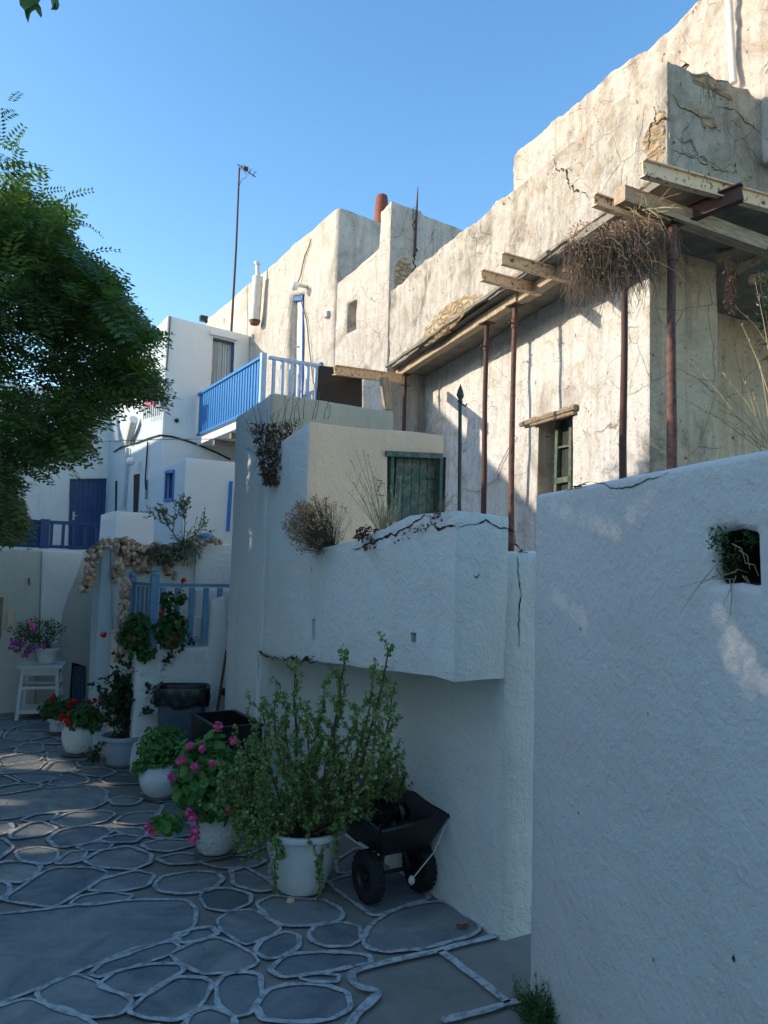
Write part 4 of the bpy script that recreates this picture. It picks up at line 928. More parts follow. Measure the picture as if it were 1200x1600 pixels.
mb = MB(); mb.box(hit(-1,965,PY(YA-.01)), (.05, .03, .42)); put(mb.build('door_edge', 'oldwood'), rw)

# stair block with garlic wall
YE_ = 6.8
eb = thing('stair_block', 'whitewashed stair block with garlic hung over it and a light blue railing in front', 'stairs', (1.5, YE_, 0))
ea = hit(152, 1000, PY(YE_)); ezl = hit(165, 853, PY(YE_)).z; xpil = hit(171, 900, PY(YE_)).x
finish(prism_bm([(xpil, YE_), (2.32, YE_), (2.32, YE_+.4), (xpil, YE_+.4)], -.1, [ezl, hit(300,842,PY(YE_)).z, ezl, ezl]), 'garlic_wall', 'white', eb, (), .02, .10, .010, 1.5, 2, .003)
# slanting pilaster; its blue tint stands for sky light on the edge
pil = [(171,848),(163,850),(158,900),(152,985),(145,1160),(182,1160),(176,985)]
finish(slab_bm([hit(x, y, PY(YE_-.06)) for x, y in ((172,850),(160,852),(156,910),(150,1000),(144,1185),(186,1185),(178,1000))], (0, .3, 0)), 'corner_pilaster', 'bluish', eb, (), .02, .09, .006, 1.5, 2, .002)
# low front wall under the railing
yLf = 6.22; lz = hit(280, 1012, PY(yLf)).z; lx0 = hit(212, 1050, PY(yLf)).x; lx1 = XW+.5
finish(prism_bm([(lx0, yLf), (lx1, yLf), (lx1, YE_+.05), (lx0, YE_+.05)], -.1, lz), 'low_front_wall', 'white', eb, (), .03, .09, .012, 1.5, 3, .003)
finish(prism_bm([(xpil+.02, YE_-.3), (lx0+.02, YE_-.3), (lx0+.02, YE_+.02), (xpil+.02, YE_+.02)], -.1, hit(190,985,PY(YE_-.3)).z), 'side_ledge', 'white', eb, [cutter([(187,1065),(203,1070),(203,1120),(186,1120)], PY(YE_-.3), .1, .15)], .02, .09, .010, 1.5, 2, .003)
mb = MB(); q0 = hit(186,1064,PY(YE_-.2)); q1 = hit(205,1068,PY(YE_-.2))
for i in range(3): mb.box((q0.x+(q1.x-q0.x)*(i+.5)/3, YE_-.2, .3), ((q1.x-q0.x)/3-.005, .02, .65))
put(mb.build('shutter', 'tealblue'), eb)
# steps
for i, (zz, yy) in enumerate(((lz+.22, YE_-.35), (lz+.44, YE_-.12))):
    xs_ = hit(300+i*3, 1000, PY(yy)).x; finish(prism_bm(rect(xs_, lx1+.2, yy, YE_+.1), lz-.05, zz), 'step', 'white', eb, (), .015, .1, .006, 2, 2)
xw_ = hit(306, 850, PY(YE_-.02)).x
finish(prism_bm(rect(xw_, lx1+.3, YE_-.04, YE_+.3), lz, hit(330,850,PY(YE_)).z), 'end_pier', 'whiteclean', eb, (), .015, .1, .006, 2, 2)
# leaning white buttress beside the wall
finish(slab_bm([hit(x, y, PY(yLf-.02)) for x, y in ((330,940),(352,930),(360,1000),(362,1230),(318,1230),(322,1100))], (0, .25, 0)), 'rounded_buttress', 'white', eb, (), .03, .09, .01, 1.7, 3, .004)

# light blue railing
lr = thing('stair_railing', 'light blue wooden railing on the stair block beside the garlic', 'railing', (1.5, yLf, .9))
zr = hit(237, 1008, PY(yLf)).z; hr = hit(237, 910, PY(yLf)).z-zr
pA = hit(237, 1008, PY(yLf+.03)); pB = hit(353, 1008, PY(yLf+.03))
railing(lr, (pA.x, pA.y, zr), (pB.x, pB.y, zr), hr, 5, 'lightblue', 'lightblue', .03, .02, .035, .035, (0, 0), slatw=.04)
pC = hit(200, 1008, PY(YE_-.02)); railing(lr, (pA.x, pA.y, zr), (pC.x+.0, YE_-.08, zr), hr, 5, 'lightblue', 'lightblue', .03, .02, .03, .02, (0, 0), slatw=.04)
mb = MB(); pt = hit(237, 900, PY(yLf+.03)); mb.box((pA.x, pA.y, (pt.z+.45)/2+.0), (.06, .06, pt.z-.45)); mb.lathe((pA.x, pA.y, pt.z), [(.03, 0), (.036, .012), (.02, .03), (.024, .045), (.001, .06)], 10); put(mb.build('newel_post', 'lightblue'), lr)
mb = MB(); pt2 = Vector((pC.x, YE_-.08, zr)); mb.box((pt2.x, pt2.y, zr+hr/2), (.05, .05, hr+.06)); mb.lathe((pt2.x, pt2.y, zr+hr+.03), [(.025, 0), (.034, .015), (.02, .04), (.001, .05)], 10); put(mb.build('newel_post', 'lightblue'), lr)

# garlic braids
gb = MB(); gb.lathe((0, 0, 0), [(.002, -.022), (.014, -.02), (.023, -.008), (.024, .003), (.016, .014), (.006, .022), (.003, .034)], 9); bulb_me = None
def braid(path, label, count, spread, pl_y):
    global bulb_me
    pts = [hit(x, y, PY(pl_y)) for x, y in path]; o = thing('garlic_braid', label, 'garlic', pts[0], 'garlic strings hung over the stair block')
    seg = [(pts[i+1]-pts[i]).length for i in range(len(pts)-1)]; tot = sum(seg)
    st_ = MB(); st_.tube([p+Vector((0, -.01, 0)) for p in pts], spread*.5, 7); put(st_.build('plaited_stalks', 'garlicdark'), o)
    count = int(count*.8)
    for i in range(count):
        s = (i+.5)/count*tot+U(-.01, .01); k = 0
        while k < len(seg)-1 and s > seg[k]: s -= seg[k]; k += 1
        p = pts[k].lerp(pts[k+1], max(0, min(1, s/seg[k])))
        p = p + Vector((U(-spread, spread), U(-.06, -.02), U(-.02, .02)))
        if bulb_me is None:
            b = gb.build('bulb', 'garlic', None, True); bulb_me = b.data
        else: b = bpy.data.objects.new('bulb', bulb_me); C.objects.link(b)
        b.location = p; b.rotation_euler = (U(-1.4, 1.4), U(-1.4, 1.4), U(0, 6)); k_ = U(.8, 1.15); b.scale = (k_, k_, k_); put(b, o)
yg = YE_-.03
braid([(172,848),(158,850),(146,860),(142,885),(136,910),(130,925)], 'garlic braid furthest left, hanging in front of the grey-green wall', 80, .045, YE_-.09)
braid([(166,846),(190,848),(190,870),(183,890),(178,906)], 'second garlic braid from the left, over the pale pilaster', 62, .05, yg-.06)
braid([(185,844),(205,852),(215,868),(205,880)], 'short garlic braid draped along the wall top left of the grey succulent', 40, .05, yg)
braid([(205,850),(228,858),(230,875),(222,888),(232,892)], 'garlic braid hanging above the left end of the blue railing', 60, .055, yg)
braid([(240,850),(258,862),(262,880),(262,900)], 'garlic braid hanging just right of the blue newel post top', 50, .05, yg)
braid([(196,905),(193,930),(190,965),(187,1000),(184,1028)], 'long narrow garlic braid hanging down left of the light blue railing', 90, .028, YE_-.36)
braid([(345,845),(325,846),(303,849)], 'garlic lying along the top of the white end pier', 26, .02, YE_-.08)

# blue plastic lump on the pier
mb = MB(); c_ = hit(322,838,PY(YE_+.15)); mb.lathe(c_-Vector((0, 0, .06)), [(.11, 0), (.10, .05), (.06, .085), (.001, .095)], 14, sq=(1, .6)); o = mb.build('plastic_bowl', 'tarp', None, True); origin(o, c_); tag(o, 'upturned pale blue plastic bowl on the pier top beside the garlic', 'bowl')

# ================================================================== PLANTS
def twigs(mb, base, n, L, spread, droop=0, r=.002, seg=5, up_=Vector((0, 0, 1)), wob=.25, nside=3, tips=None):
    for _ in range(n):
        d = (up_ + Vector((U(-1, 1), U(-1, 1), U(-1, 1)))*spread).normalized(); p = Vector(base)+Vector((U(-1, 1), U(-1, 1), U(-.3, .3)))*L*.06
        l = L*U(.5, 1.05)/seg; pts = [p]
        for i in range(seg):
            d = (d + Vector((U(-1, 1), U(-1, 1), U(-1, 1)))*wob*.5 + Vector((0, 0, -droop))).normalized(); p = p+d*l; pts.append(p)
        mb.tube(pts, [r*(1-.6*i/seg) for i in range(seg+1)], nside, False)
        if tips is not None: tips.append((p, d)); tips.append((pts[-2], d))
    return mb
def rv(): 
    v = Vector((rnd.gauss(0, 1), rnd.gauss(0, 1), rnd.gauss(0, 1))); return v.normalized()
def leafball(mb, c, rad, n, size, kind='disc', shell=.55, upb=.4, flat=None):
    for _ in range(n):
        d = rv(); k = (shell+(1-shell)*rnd.random()**.5); p = c+Vector((d.x*rad[0], d.y*rad[1], d.z*rad[2]))*k*(.8+.35*noise.noise(Vector((d.x*2.5, d.y*2.5, d.z*2.5))+c*3)+.15)
        nrm = (d+Vector((0, 0, upb))+rv()*.6).normalized(); s_ = size*U(.6, 1.25)
        if kind == 'disc': mb.disc(p, nrm, s_, 7, .3, .18)
        else: mb.leaf(p, (d+rv()*.8+Vector((0, 0, .2))).normalized(), nrm, s_*2.4, s_*(.9 if kind == 'oval' else .55))
    return mb
def flower(mb, c, r, n=34, ps=.009):
    for _ in range(n):
        d = rv(); mb.disc(c+d*r*U(.6, 1), d, ps*U(.7, 1.2), 5, .2, .3)
    return mb
def pot_profile(R1, R0, H, rim=.018, t=.012):
    return [(.001, 0), (R0, 0), (R0+.006, .01), (R0+(R1-R0)*.5, H*.45), (R1-.008, H-rim*2.2), (R1-.008, H-rim*2), (R1+.012, H-rim*1.8), (R1+.016, H-rim), (R1+.012, H), (R1-.006, H), (R1-.012, H-.02), (R1-.02, H-.05)]
def belly_profile(Rb, R0, H):
    return [(.001, 0), (R0, 0), (R0+.01, .012), (Rb*.88, H*.25), (Rb, H*.5), (Rb*.93, H*.75), (Rb*.70, H*.9), (Rb*.68, H*.95), (Rb*.78, H), (Rb*.70, H), (Rb*.6, H-.03)]
def potted(name, label, p, prof, potm, H, soilr, saucer=None):
    o = thing(name, label, 'potted plant', (p.x, p.y, .008)); z0 = .012 if not saucer else .028
    MB().lathe((p.x, p.y, z0), prof, 36).build('pot', potm, o, True, 60)
    if saucer: MB().lathe((p.x, p.y, .012), [(.001, 0), (saucer*.85, 0), (saucer, .022), (saucer*.97, .022), (saucer*.84, .006), (.001, .006)], 30).build('saucer', 'saucer', o, True, 60)
    MB().lathe((p.x, p.y, z0+H-.035), [(.001, .01), (soilr*.6, .006), (soilr, 0)], 16).build('soil', 'soil', o)
    return o
# --- big white pot with the jade bush
bp = gnd(472, 1402); bp.x += .03; bp.y += .08
jade = potted('potted_bush', 'large open bush with tiny round leaves in a wide smooth white pot', bp, [(.001, 0), (.108, 0), (.116, .008), (.128, .05), (.150, .12), (.174, .20), (.188, .262), (.210, .268), (.218, .280), (.214, .302), (.194, .302), (.188, .28), (.18, .25)], 'potwhite', .30, .18)
br = MB(); tipsJ = []
def grow(p, d, L, r, lev, mb, out, wob=.35, up_=.12, seg=5):
    pts = [p]; rs = [r]; dd = d.copy()
    for i in range(seg):
        dd = (dd+rv()*wob*.5+Vector((0, 0, up_))).normalized(); p = p+dd*L/seg; pts.append(p); rs.append(r*(1-.5*(i+1)/seg))
        if lev > 0 and i >= 1:
            for _ in range(rnd.choice((1, 1, 2))):
                side = (dd+rv()*1.1).normalized(); grow(p, side, L*U(.45, .7), rs[-1]*.65, lev-1, mb, out, wob, up_, 4)
    mb.tube(pts, rs, 5 if r > .004 else 3, False)
    if lev <= 1: out += [(pts[i].lerp(pts[i+1], t), dd) for i in range(len(pts)-1) for t in (.1, .4, .7)] + [(p, dd)]
top_ = bp+Vector((0, 0, .28))
toimg = lambda p: (600+F*(p-EYE).dot(rt)/(p-EYE).dot(fwd), 800-F*(p-EYE).dot(up)/(p-EYE).dot(fwd))
R_ = Vector((.866, -.5, 0))
dj = (bp-EYE).dot(fwd)
for (tx, ty, dz, r) in ((602,1022,.0,.011),(580,1062,.08,.008),(536,1030,-.05,.010),(505,1075,.06,.007),(458,1055,.0,.010),(430,1095,-.08,.008),(398,1135,.02,.009),(372,1190,-.1,.008),(358,1240,.0,.007),(628,1215,.03,.008),(612,1140,-.04,.009),(560,1115,.1,.008),(480,1130,-.12,.008),(440,1165,-.16,.007),(590,1215,-.1,.007),(520,1170,-.16,.008),(400,1215,-.17,.007),(470,1200,.14,.007),(548,1230,-.18,.007),(420,1250,-.15,.006),(500,1240,-.2,.006),(385,1170,.05,.007),(410,1110,-.1,.007),(450,1110,.1,.007),(530,1085,-.1,.007),(585,1120,-.12,.007),(610,1090,.05,.008),(540,1170,-.2,.006),(465,1225,-.2,.006),(380,1290,-.12,.006),(410,1290,-.18,.005),(500,1140,.0,.009),(605,1180,-.1,.006),(350,1210,.05,.006)):
    if tx > 500 and ty < 1125: dz = -.10-.2*(tx-500)/100+.3*dz
    b_ = at(tx, ty, dj+dz); a_ = top_+Vector((U(-.05, .05), U(-.05, .05), -.02)); side_ = (b_-a_); side_.z = 0; c1 = a_.lerp(b_, .35)+side_*.6-Vector((0, 0, .03))+rv()*.05; pts = []
    for i in range(11):
        t = i/10; pts.append(a_*(1-t)**2+c1*2*t*(1-t)+b_*t*t+rv()*.012)
    br.tube(pts, [r*(1.35-1.0*i/10) for i in range(11)], 6)
    for i in range(3, 11):
        for _ in range(rnd.choice((1, 2, 2))):
            dd_2 = ((pts[i]-pts[i-1]).normalized()*.8+rv()*.9+Vector((0, 0, .35))).normalized(); grow(pts[i], dd_2, U(.07, .21)*(1.15-.05*i), .0028, 0, br, tipsJ, .8, .12, 4)
    tipsJ += [(pts[i-1].lerp(pts[i], t), Vector((0, 0, 1))) for i in range(6, 11) for t in (.25, .5, .75, 1)]
br.build('branches', 'bark', jade, True)
lf = MB()
def in_jade(p):
    x, y = toimg(p)
    return True
hang = []
for (hx, hy0, hy1) in ((430,1290,1400),(498,1300,1405),(505,1310,1375),(445,1280,1345),(380,1260,1350),(390,1200,1340),(365,1260,1330),(410,1220,1345),(525,1260,1340),(350,1190,1260),(370,1130,1300),(620,1180,1230),(400,1150,1320)):
    dpt = (bp-EYE).dot(fwd)-.17 if hx > 415 else (bp-EYE).dot(fwd)-.05
    a = at(hx+U(-4, 4), hy0, dpt+.06); b = at(hx+U(-6, 6), hy1, dpt); st_ = [a.lerp(b, i/6)+rv()*.008 for i in range(7)]
    br2 = None; hang.append(st_)
    for i in range(6):
        for t in (.1, .35, .6, .85): tipsJ.append((st_[i].lerp(st_[i+1], t), Vector((0, 0, -1)))); tipsJ.append((st_[i].lerp(st_[i+1], t)+rv()*.012, Vector((0, 0, -1))))
for s_ in hang: hm = MB(); hm.tube(s_, .0028, 4, False); hm.build('trailing_stem', 'bark', jade)
for (p, d) in tipsJ:
    for _ in range(2):
        q = p+rv()*.013; lf.disc(q+rv()*.004, (rv()+Vector((0, 0, .5))).normalized(), U(.0055, .0105), 6, .1, .12)
lf.build('leaves', 'succulent', jade)

# --- pink geranium in carved pot
def geranium(name, label, p, prof, potm, H, sr, sauc, c, rad, nleaf, ls, flowers, fm, leafm, fsz=.03, extra=()):
    o = potted(name, label, p, prof, potm, H, sr, sauc)
    sm_ = MB(); lf_ = MB(); fl_ = MB(); base = p+Vector((0, 0, H))
    for _ in range(26):
        d = rv(); q = c+Vector((d.x*rad[0], d.y*rad[1], abs(d.z)*rad[2]))*.8; m_ = base.lerp(q, .5)+Vector((0, 0, .03)); sm_.tube([base+Vector((U(-.04, .04), U(-.04, .04), 0)), m_, q], [.005, .004, .002], 4, False)
    leafball(lf_, c, rad, nleaf, ls, 'disc', .45)
    for (cx, cy, cr, n) in extra: leafball(lf_, cx, cy, n, ls, 'disc', .3)
    for f in flowers:
        f1_ = MB(); flower(f1_, f, fsz*U(.8, 1.15), 40); f1_.build('flower_head', fm, o); sm_.tube([c.lerp(f, .3), c.lerp(f, .7)+Vector((0, 0, .02)), f], [.003, .0025, .002], 4, False)
    sm_.build('stems', 'stem', o); lf_.build('leaves', leafm, o); return o
dof = lambda p: (p-EYE).dot(fwd)
pg = gnd(335, 1338); dg_ = dof(pg)
cg = at(325, 1215, dg_)
gp = geranium('potted_geranium', 'pink flowering geranium in a carved white pot next to the large jade bush', pg, belly_profile(.125, .08, .235), 'potcarved', .235, .085, .115, cg, (.21, .19, .235), 620, .026,
    [at(x, y, dg_-dz) for x, y, dz in ((341,1135,.05),(297,1165,.18),(316,1170,.18),(283,1188,.2),(305,1198,.22),(332,1192,.24),(268,1215,.15),(361,1225,.2),(300,1278,.24),(305,1298,.26),(303,1312,.26),(232,1292,.2),(240,1300,.22),(366,1158,.16),(295,1270,.23),(358,1265,.2))], 'pink', 'geraniumlight', .027,
    [(at(262,1285,dg_-.16), (.10, .08, .05), 0, 70), (at(340,1255,dg_-.1), (.14, .12, .10), 0, 120)])
# --- green plant in round white pot
pv = gnd(250, 1248); dv_ = dof(pv)
geranium('potted_parsley', 'bushy bright green leafy plant without flowers in a round white pot', pv, belly_profile(.145, .09, .22), 'potwhite', .22, .1, .12, at(254,1168,dv_), (.17, .16, .16), 900, .014, [], 'pink', 'geraniumlight', .02, [(at(218,1198,dv_-.08), (.06, .06, .05), 0, 120)])
# --- dark camellia-like plant in grey-blue pot
pk = gnd(190, 1198); dk = dof(pk)
kb = potted('potted_shrub', 'tall dark glossy-leaved shrub in a wide grey-blue pot', pk, pot_profile(.155, .105, .22), 'potblue', .22, .14, .13)
sm_ = MB(); lf_ = MB(); tips_ = []
for _ in range(9):
    grow(pk+Vector((U(-.05, .05), U(-.05, .05), .2)), (Vector((U(-.5, .5), U(-.4, .4), 1))).normalized(), U(.3, .46), .007, 1, sm_, tips_, .3, .12)
grow(pk+Vector((0.02, 0, .22)), (R_*.45+Vector((0, 0, 1))).normalized(), .62, .008, 1, sm_, tips_, .2, .1)
for p, d in tips_:
    for _ in range(2): lf_.leaf(p+rv()*.02, (rv()+Vector((0, 0, -.1))).normalized(), (rv()+Vector((0, 0, 1))).normalized(), U(.035, .065), U(.02, .034))
twigs(sm_, pk+Vector((-.12, -.06, .22)), 12, .22, .4, .35, .0025, 5, Vector((-.8, -.3, .1)), tips=tips_)
for p, d in tips_[-24:]: 
    for _ in range(4): lf_.leaf(p+rv()*.03+Vector((0, 0, .02)), rv(), rv(), .03, .018)
sm_.build('stems', 'bark', kb); lf_.build('leaves', 'darkleaf', kb)
# --- red geraniums
pu = gnd(122, 1180); du = dof(pu)
geranium('potted_geranium', 'red geranium in a white carved urn standing on a saucer', pu, belly_profile(.138, .09, .25), 'potcarved', .25, .09, .14, at(140,1120,du), (.17, .15, .105), 330, .026,
    [at(x, y, du-.12) for x, y in ((97,1118),(104,1125),(108,1116),(95,1125),(138,1096),(148,1094),(158,1092),(106,1132))], 'red', 'geranium', .022)
pr = gnd(91, 1147); dr_ = dof(pr)
geranium('potted_geranium', 'dark red geranium in a plain pot behind the white carved urn', pr, pot_profile(.085, .07, .12), 'potwhite', .12, .07, .12, at(90,1108,dr_), (.17, .15, .12), 260, .028,
    [at(x, y, dr_-.14) for x, y in ((84,1088),(112,1098),(106,1102),(118,1096),(80,1092))], 'red', 'geranium', .022)
# small pot half hidden
ph = gnd(165, 1185); geranium('potted_herb', 'small pale pot with a sparse herb tucked between the urn and the grey-blue pot', ph+Vector((0,.35,0)), belly_profile(.09, .06, .17), 'potcarved', .17, .05, None, ph+Vector((0,.35,.24)), (.09,.08,.06), 50, .02, [], 'red', 'geranium')

# --- geraniums in troughs on the stair block railing
def railplant(label, c_, rad, n, flowers, extra=()):
    o = thing('geranium_plant', label, 'plant', Vector((c_.x, c_.y, c_.z-rad[2])))
    b0 = Vector((c_.x, c_.y+.02, lz)); MB().lathe(b0, pot_profile(.07, .05, .10), 20).build('pot', 'terra', o, True)
    l_ = MB(); f_l = MB(); s_ = MB(); leafball(l_, c_, rad, n, .026, 'disc', .4)
    for q, rr, nn in extra: leafball(l_, q, rr, nn, .024, 'disc', .3)
    for f in flowers:
        f_l = MB(); flower(f_l, f, .026, 36); f_l.build('flower_head', 'red', o); s_.tube([c_, c_.lerp(f, .6)+Vector((0,0,.02)), f], .0022, 4, False)
    twigs(s_, b0+Vector((0,0,.08)), 14, rad[2]*1.6, .5, 0, .003); s_.build('stems', 'stem', o); l_.build('leaves', 'geranium', o); return o
dq = dof(hit(240, 980, PY(yLf)))
railplant('red geranium spilling over the left corner below the light blue railing', at(213,990,dq-.05), (.15, .10, .17), 230, [at(162,992,dq-.12)], [(at(228,1020,dq-.1), (.08, .06, .08), 50)])
railplant('taller red geranium climbing through the light blue balusters', at(268,985,dq+.02), (.14, .08, .17), 240, [at(287,907,dq+.05), at(252,958,dq-.12)], [(at(262,940,dq+.05), (.06, .05, .10), 45), (at(283,935,dq+.05), (.05, .04, .06), 25)])

# --- petunia on the white table
pt_ = gnd(60, 1130); 
tL = gnd(40, 1137); 
fl = gnd(38,1138); fr_ = gnd(83, 1110)
tx, ty = gnd(62,1121).x, gnd(62,1121).y; hT = hit(68,1037,PY(ty)).z
tb = thing('side_table', 'tall slim white painted wooden table with two lower shelves', 'table', (tx, ty, 0.008))
ww, dd_ = .34, .34; rotm = Matrix.Rotation(R(-14), 3, 'Z')
def L2(x, y, z): v = rotm @ Vector((x, y, 0)); return Vector((tx+v.x, ty+v.y, z))
MB().box(L2(0, 0, hT-.012), (ww+.08, dd_+.08, .024), rotm).build('tabletop', 'whitewood', tb)
for sx in (-1, 1):
    for sy in (-1, 1):
        m_ = MB(); m_.bar(L2(sx*ww*.55, sy*dd_*.55, .008), L2(sx*ww*.46, sy*dd_*.46, hT-.024), .032, .032, rotm @ Vector((1, 0, 0))); m_.build('leg', 'whitewood', tb)
for z_, nm in ((hT*.60, 'rail'), (hT*.16, 'rail')):
    for a, b in (((-1, -1), (1, -1)), ((-1, 1), (1, 1)), ((-1, -1), (-1, 1)), ((1, -1), (1, 1))):
        k = .5+.03*(1-z_/hT); m_ = MB(); m_.bar(L2(a[0]*ww*k, a[1]*dd_*k, z_), L2(b[0]*ww*k, b[1]*dd_*k, z_), .02, .028); m_.build(nm, 'whitewood', tb)
MB().box(L2(0, 0, hT*.16+.018), (ww*.96, dd_*.96, .012), rotm).build('shelf', 'whitewood', tb)
m_ = MB()
for a, b in (((-1, -1), (1, -1)), ((-1, 1), (1, 1)), ((-1, -1), (-1, 1)), ((1, -1), (1, 1))): m_.bar(L2(a[0]*ww*.46, a[1]*dd_*.46, hT-.06), L2(b[0]*ww*.46, b[1]*dd_*.46, hT-.06), .018, .07)
m_.build('apron', 'whitewood', tb)
pp = Vector((tx+.04, ty, hT+.002)); dpt_ = dof(pp)
pet = thing('potted_petunia', 'trailing petunia with purple and pink flowers in a white pot on the tall table', 'potted plant', pp)
MB().lathe(pp, pot_profile(.115, .08, .16), 28).build('pot', 'potwhite', pet, True, 60)
l_ = MB(); leafball(l_, at(60,985,dpt_-.03), (.24, .16, .12), 900, .013, 'oval', .3); leafball(l_, at(42,1005,dpt_-.12), (.13, .10, .12), 350, .012, 'oval', .3)
twigs(l_, pp+Vector((0, 0, .15)), 50, .28, .9, .05, .002); l_.build('leaves', 'geranium', pet)
f_ = MB(); f2_ = MB()
for (x, y, n) in ((22,1003,10),(28,1013,10),(40,1020,8),(50,1012,7),(52,990,6),(65,1008,4),(36,1000,5),(18,1008,6)):
    for _ in range(n): q = at(x+U(-5, 5), y+U(-6, 6), dpt_-.24+U(-.03, .03)); f_.disc(q, (Vector((-.3, -1, .2))+rv()*.6).normalized(), U(.012, .019), 7, .4, .2)
for (x, y) in ((48,975),(51,981),(46,972),(53,976)): f2_.disc(at(x, y, dpt_-.25), Vector((-.2, -1, .2)), .02, 7, .4, .2)
f_.build('purple_flowers', 'magenta', pet); f2_.build('pink_flowers', 'pink', pet)

# ================================================================== BIN, STICK, CRATE, CART
pbn = gnd(280, 1212); d_ = dof(pbn); zb_ = hit(280, 1085, PY(pbn.y)).z
bn = thing('waste_bin', 'grey-blue plastic bin lined with a black bag beside the stair block', 'bin', (pbn.x, pbn.y, 0.008)); rm = Matrix.Rotation(R(-20), 3, 'Z')
def rbox(mb, c, secs, rm, n=6, power=4):
    rings = []
    for (hx, hy, z) in secs:
        rr = []
        for j in range(24):
            a = 2*math.pi*j/24; ca, sa = math.cos(a), math.sin(a); k = (abs(ca)**power+abs(sa)**power)**(-1/power); v = rm @ Vector((ca*k*hx, sa*k*hy, 0)); rr.append(Vector((c.x+v.x, c.y+v.y, z)))
        rings.append(rr)
    vs = [v for r_ in rings for v in r_]; fs = []
    for i in range(len(rings)-1):
        for j in range(24): k = (j+1) % 24; fs.append((i*24+j, i*24+k, (i+1)*24+k, (i+1)*24+j))
    fs.append(tuple(range(24))[::-1]); mb.add(vs, fs); return mb
rbox(MB(), pbn, [(.14, .11, .012), (.145, .115, .03), (.175, .14, zb_-.02), (.185, .15, zb_-.02), (.185, .15, zb_+.02), (.17, .135, zb_+.02), (.16, .13, zb_-.1)], rm, power=6).build('body', 'binplastic', bn, True)
bg_ = MB(); secs = []; rng = random.Random(3)
rings = []; N_ = 60
for k, (hx, hy, z) in enumerate(((.192, .157, zb_-.075), (.196, .161, zb_-.04), (.193, .158, zb_), (.198, .162, zb_+.045), (.193, .157, zb_+.062), (.175, .14, zb_+.05), (.165, .13, zb_-.05))):
    rr = []
    for j in range(N_):
        a = 2*math.pi*j/N_; ca, sa = math.cos(a), math.sin(a); kk = (abs(ca)**6+abs(sa)**6)**(-1/6); wv = 1+.035*math.sin(a*13+k)+rng.uniform(-.015, .015) if k < 4 else 1
        v = rm @ Vector((ca*kk*hx*wv, sa*kk*hy*wv, 0)); rr.append(Vector((pbn.x+v.x, pbn.y+v.y, z+(.012*math.sin(a*5)+rng.uniform(-.006, .006) if k == 0 else 0))))
    rings.append(rr)
bg_.add([v for r_ in rings for v in r_], [(i*N_+j, i*N_+(j+1) % N_, (i+1)*N_+(j+1) % N_, (i+1)*N_+j) for i in range(len(rings)-1) for j in range(N_)])
kn = hit(240,1095,PY(pbn.y-.12)); bg_.lathe(kn, [(.001, -.03), (.022, -.02), (.028, 0), (.015, .02), (.008, .04)], 8, sq=(1, .7)); bg_.build('bag', 'bagplastic', bn, True)
sa_ = hit(332,1160,PY(5.95)); sb_ = hit(354,1016,PX(XW-.03)); sb_ = hit(354,1016,PY(5.95))
so2 = MB().tube([Vector((sa_.x, sa_.y, max(.02, sa_.z))), sb_], .011, 8); single('broom_handle', 'thin reddish stick leaning on the wall right of the bin', 'stick', so2, 'terra')
# black crate behind plants
pcx = hit(345, 1130, PX(XW-.14)); kx = thing('black_crate', 'black open crate on its side behind the pink geranium', 'crate', (pcx.x, pcx.y, .01))
cc = Vector((XW-.17, hit(345,1140,PX(XW-.17)).y-.1, 0)); zt4 = hit(345,1120,PX(XW-.17)).z
m_ = MB(); hw = .15; hl = .26
m_.box((cc.x, cc.y, .02), (hw*2, hl*2, .02)); m_.box((cc.x-hw, cc.y, zt4/2), (.014, hl*2, zt4-.02)); m_.box((cc.x+hw, cc.y, zt4/2), (.014, hl*2, zt4-.02)); m_.box((cc.x, cc.y-hl, zt4/2), (hw*2-.02, .014, zt4-.022)); m_.box((cc.x, cc.y+hl, zt4/2), (hw*2-.02, .014, zt4-.022))
m_.build('box', 'blackplastic', kx); m_ = MB()
for s_ in (-1, 1): m_.bar((cc.x+s_*hw, cc.y-hl-.01, zt4), (cc.x+s_*hw, cc.y+hl+.01, zt4), .03, .02)
for s_ in (-1, 1): m_.bar((cc.x-hw-.01, cc.y+s_*hl, zt4+.001), (cc.x+hw+.01, cc.y+s_*hl, zt4+.001), .028, .02)
m_.build('rim', 'blackplastic', kx)

# garden cart
w1 = gnd(580, 1410); w2 = gnd(663, 1391); w1.x -= .02; w2.x -= .035
ct = thing('garden_cart', 'black plastic two-wheeled garden cart parked against the wall behind the white pot', 'cart', ((w1.x+w2.x)/2, (w1.y+w2.y)/2, .008))
ax = (w2-w1); ax.z = 0; wlen = ax.length; ax.normalize(); fwdc = Vector((-ax.y, ax.x, 0))   # away from camera
rW = .118
axm = Matrix((fwdc, Vector((0, 0, 1)), ax)).transposed()
w1c = w1+Vector((0, 0, rW+.008)); w2c = w2+Vector((0, 0, rW+.008))
for wc_ in (w1c, w2c):
    ty_ = MB(); prof_ = [(.062, -.028), (.09, -.034), (.108, -.030), (rW, -.016), (rW, .016), (.108, .030), (.09, .034), (.062, .028)]
    ty_.lathe(wc_, prof_+[prof_[0]], 32, axm)
    for j in range(24):
        a = 2*math.pi*j/24; q = axm @ Vector((math.cos(a)*(rW), math.sin(a)*rW, 0)); rmm = Matrix((axm @ Vector((math.cos(a), math.sin(a), 0)), axm @ Vector((-math.sin(a), math.cos(a), 0)), ax)).transposed(); ty_.box(wc_+q, (.006, .012, .05), rmm)
    wheel = ty_.build('wheel', 'rubber', ct, True)
    rmx = MB(); rmx.lathe(wc_, [(.001, -.03), (.02, -.03), (.024, -.012), (.055, -.016), (.064, -.028), (.064, .028), (.055, .016), (.024, .012), (.02, .03), (.001, .03)], 24, axm); put(rmx.build('rim', 'blackplastic', None, True), wheel)
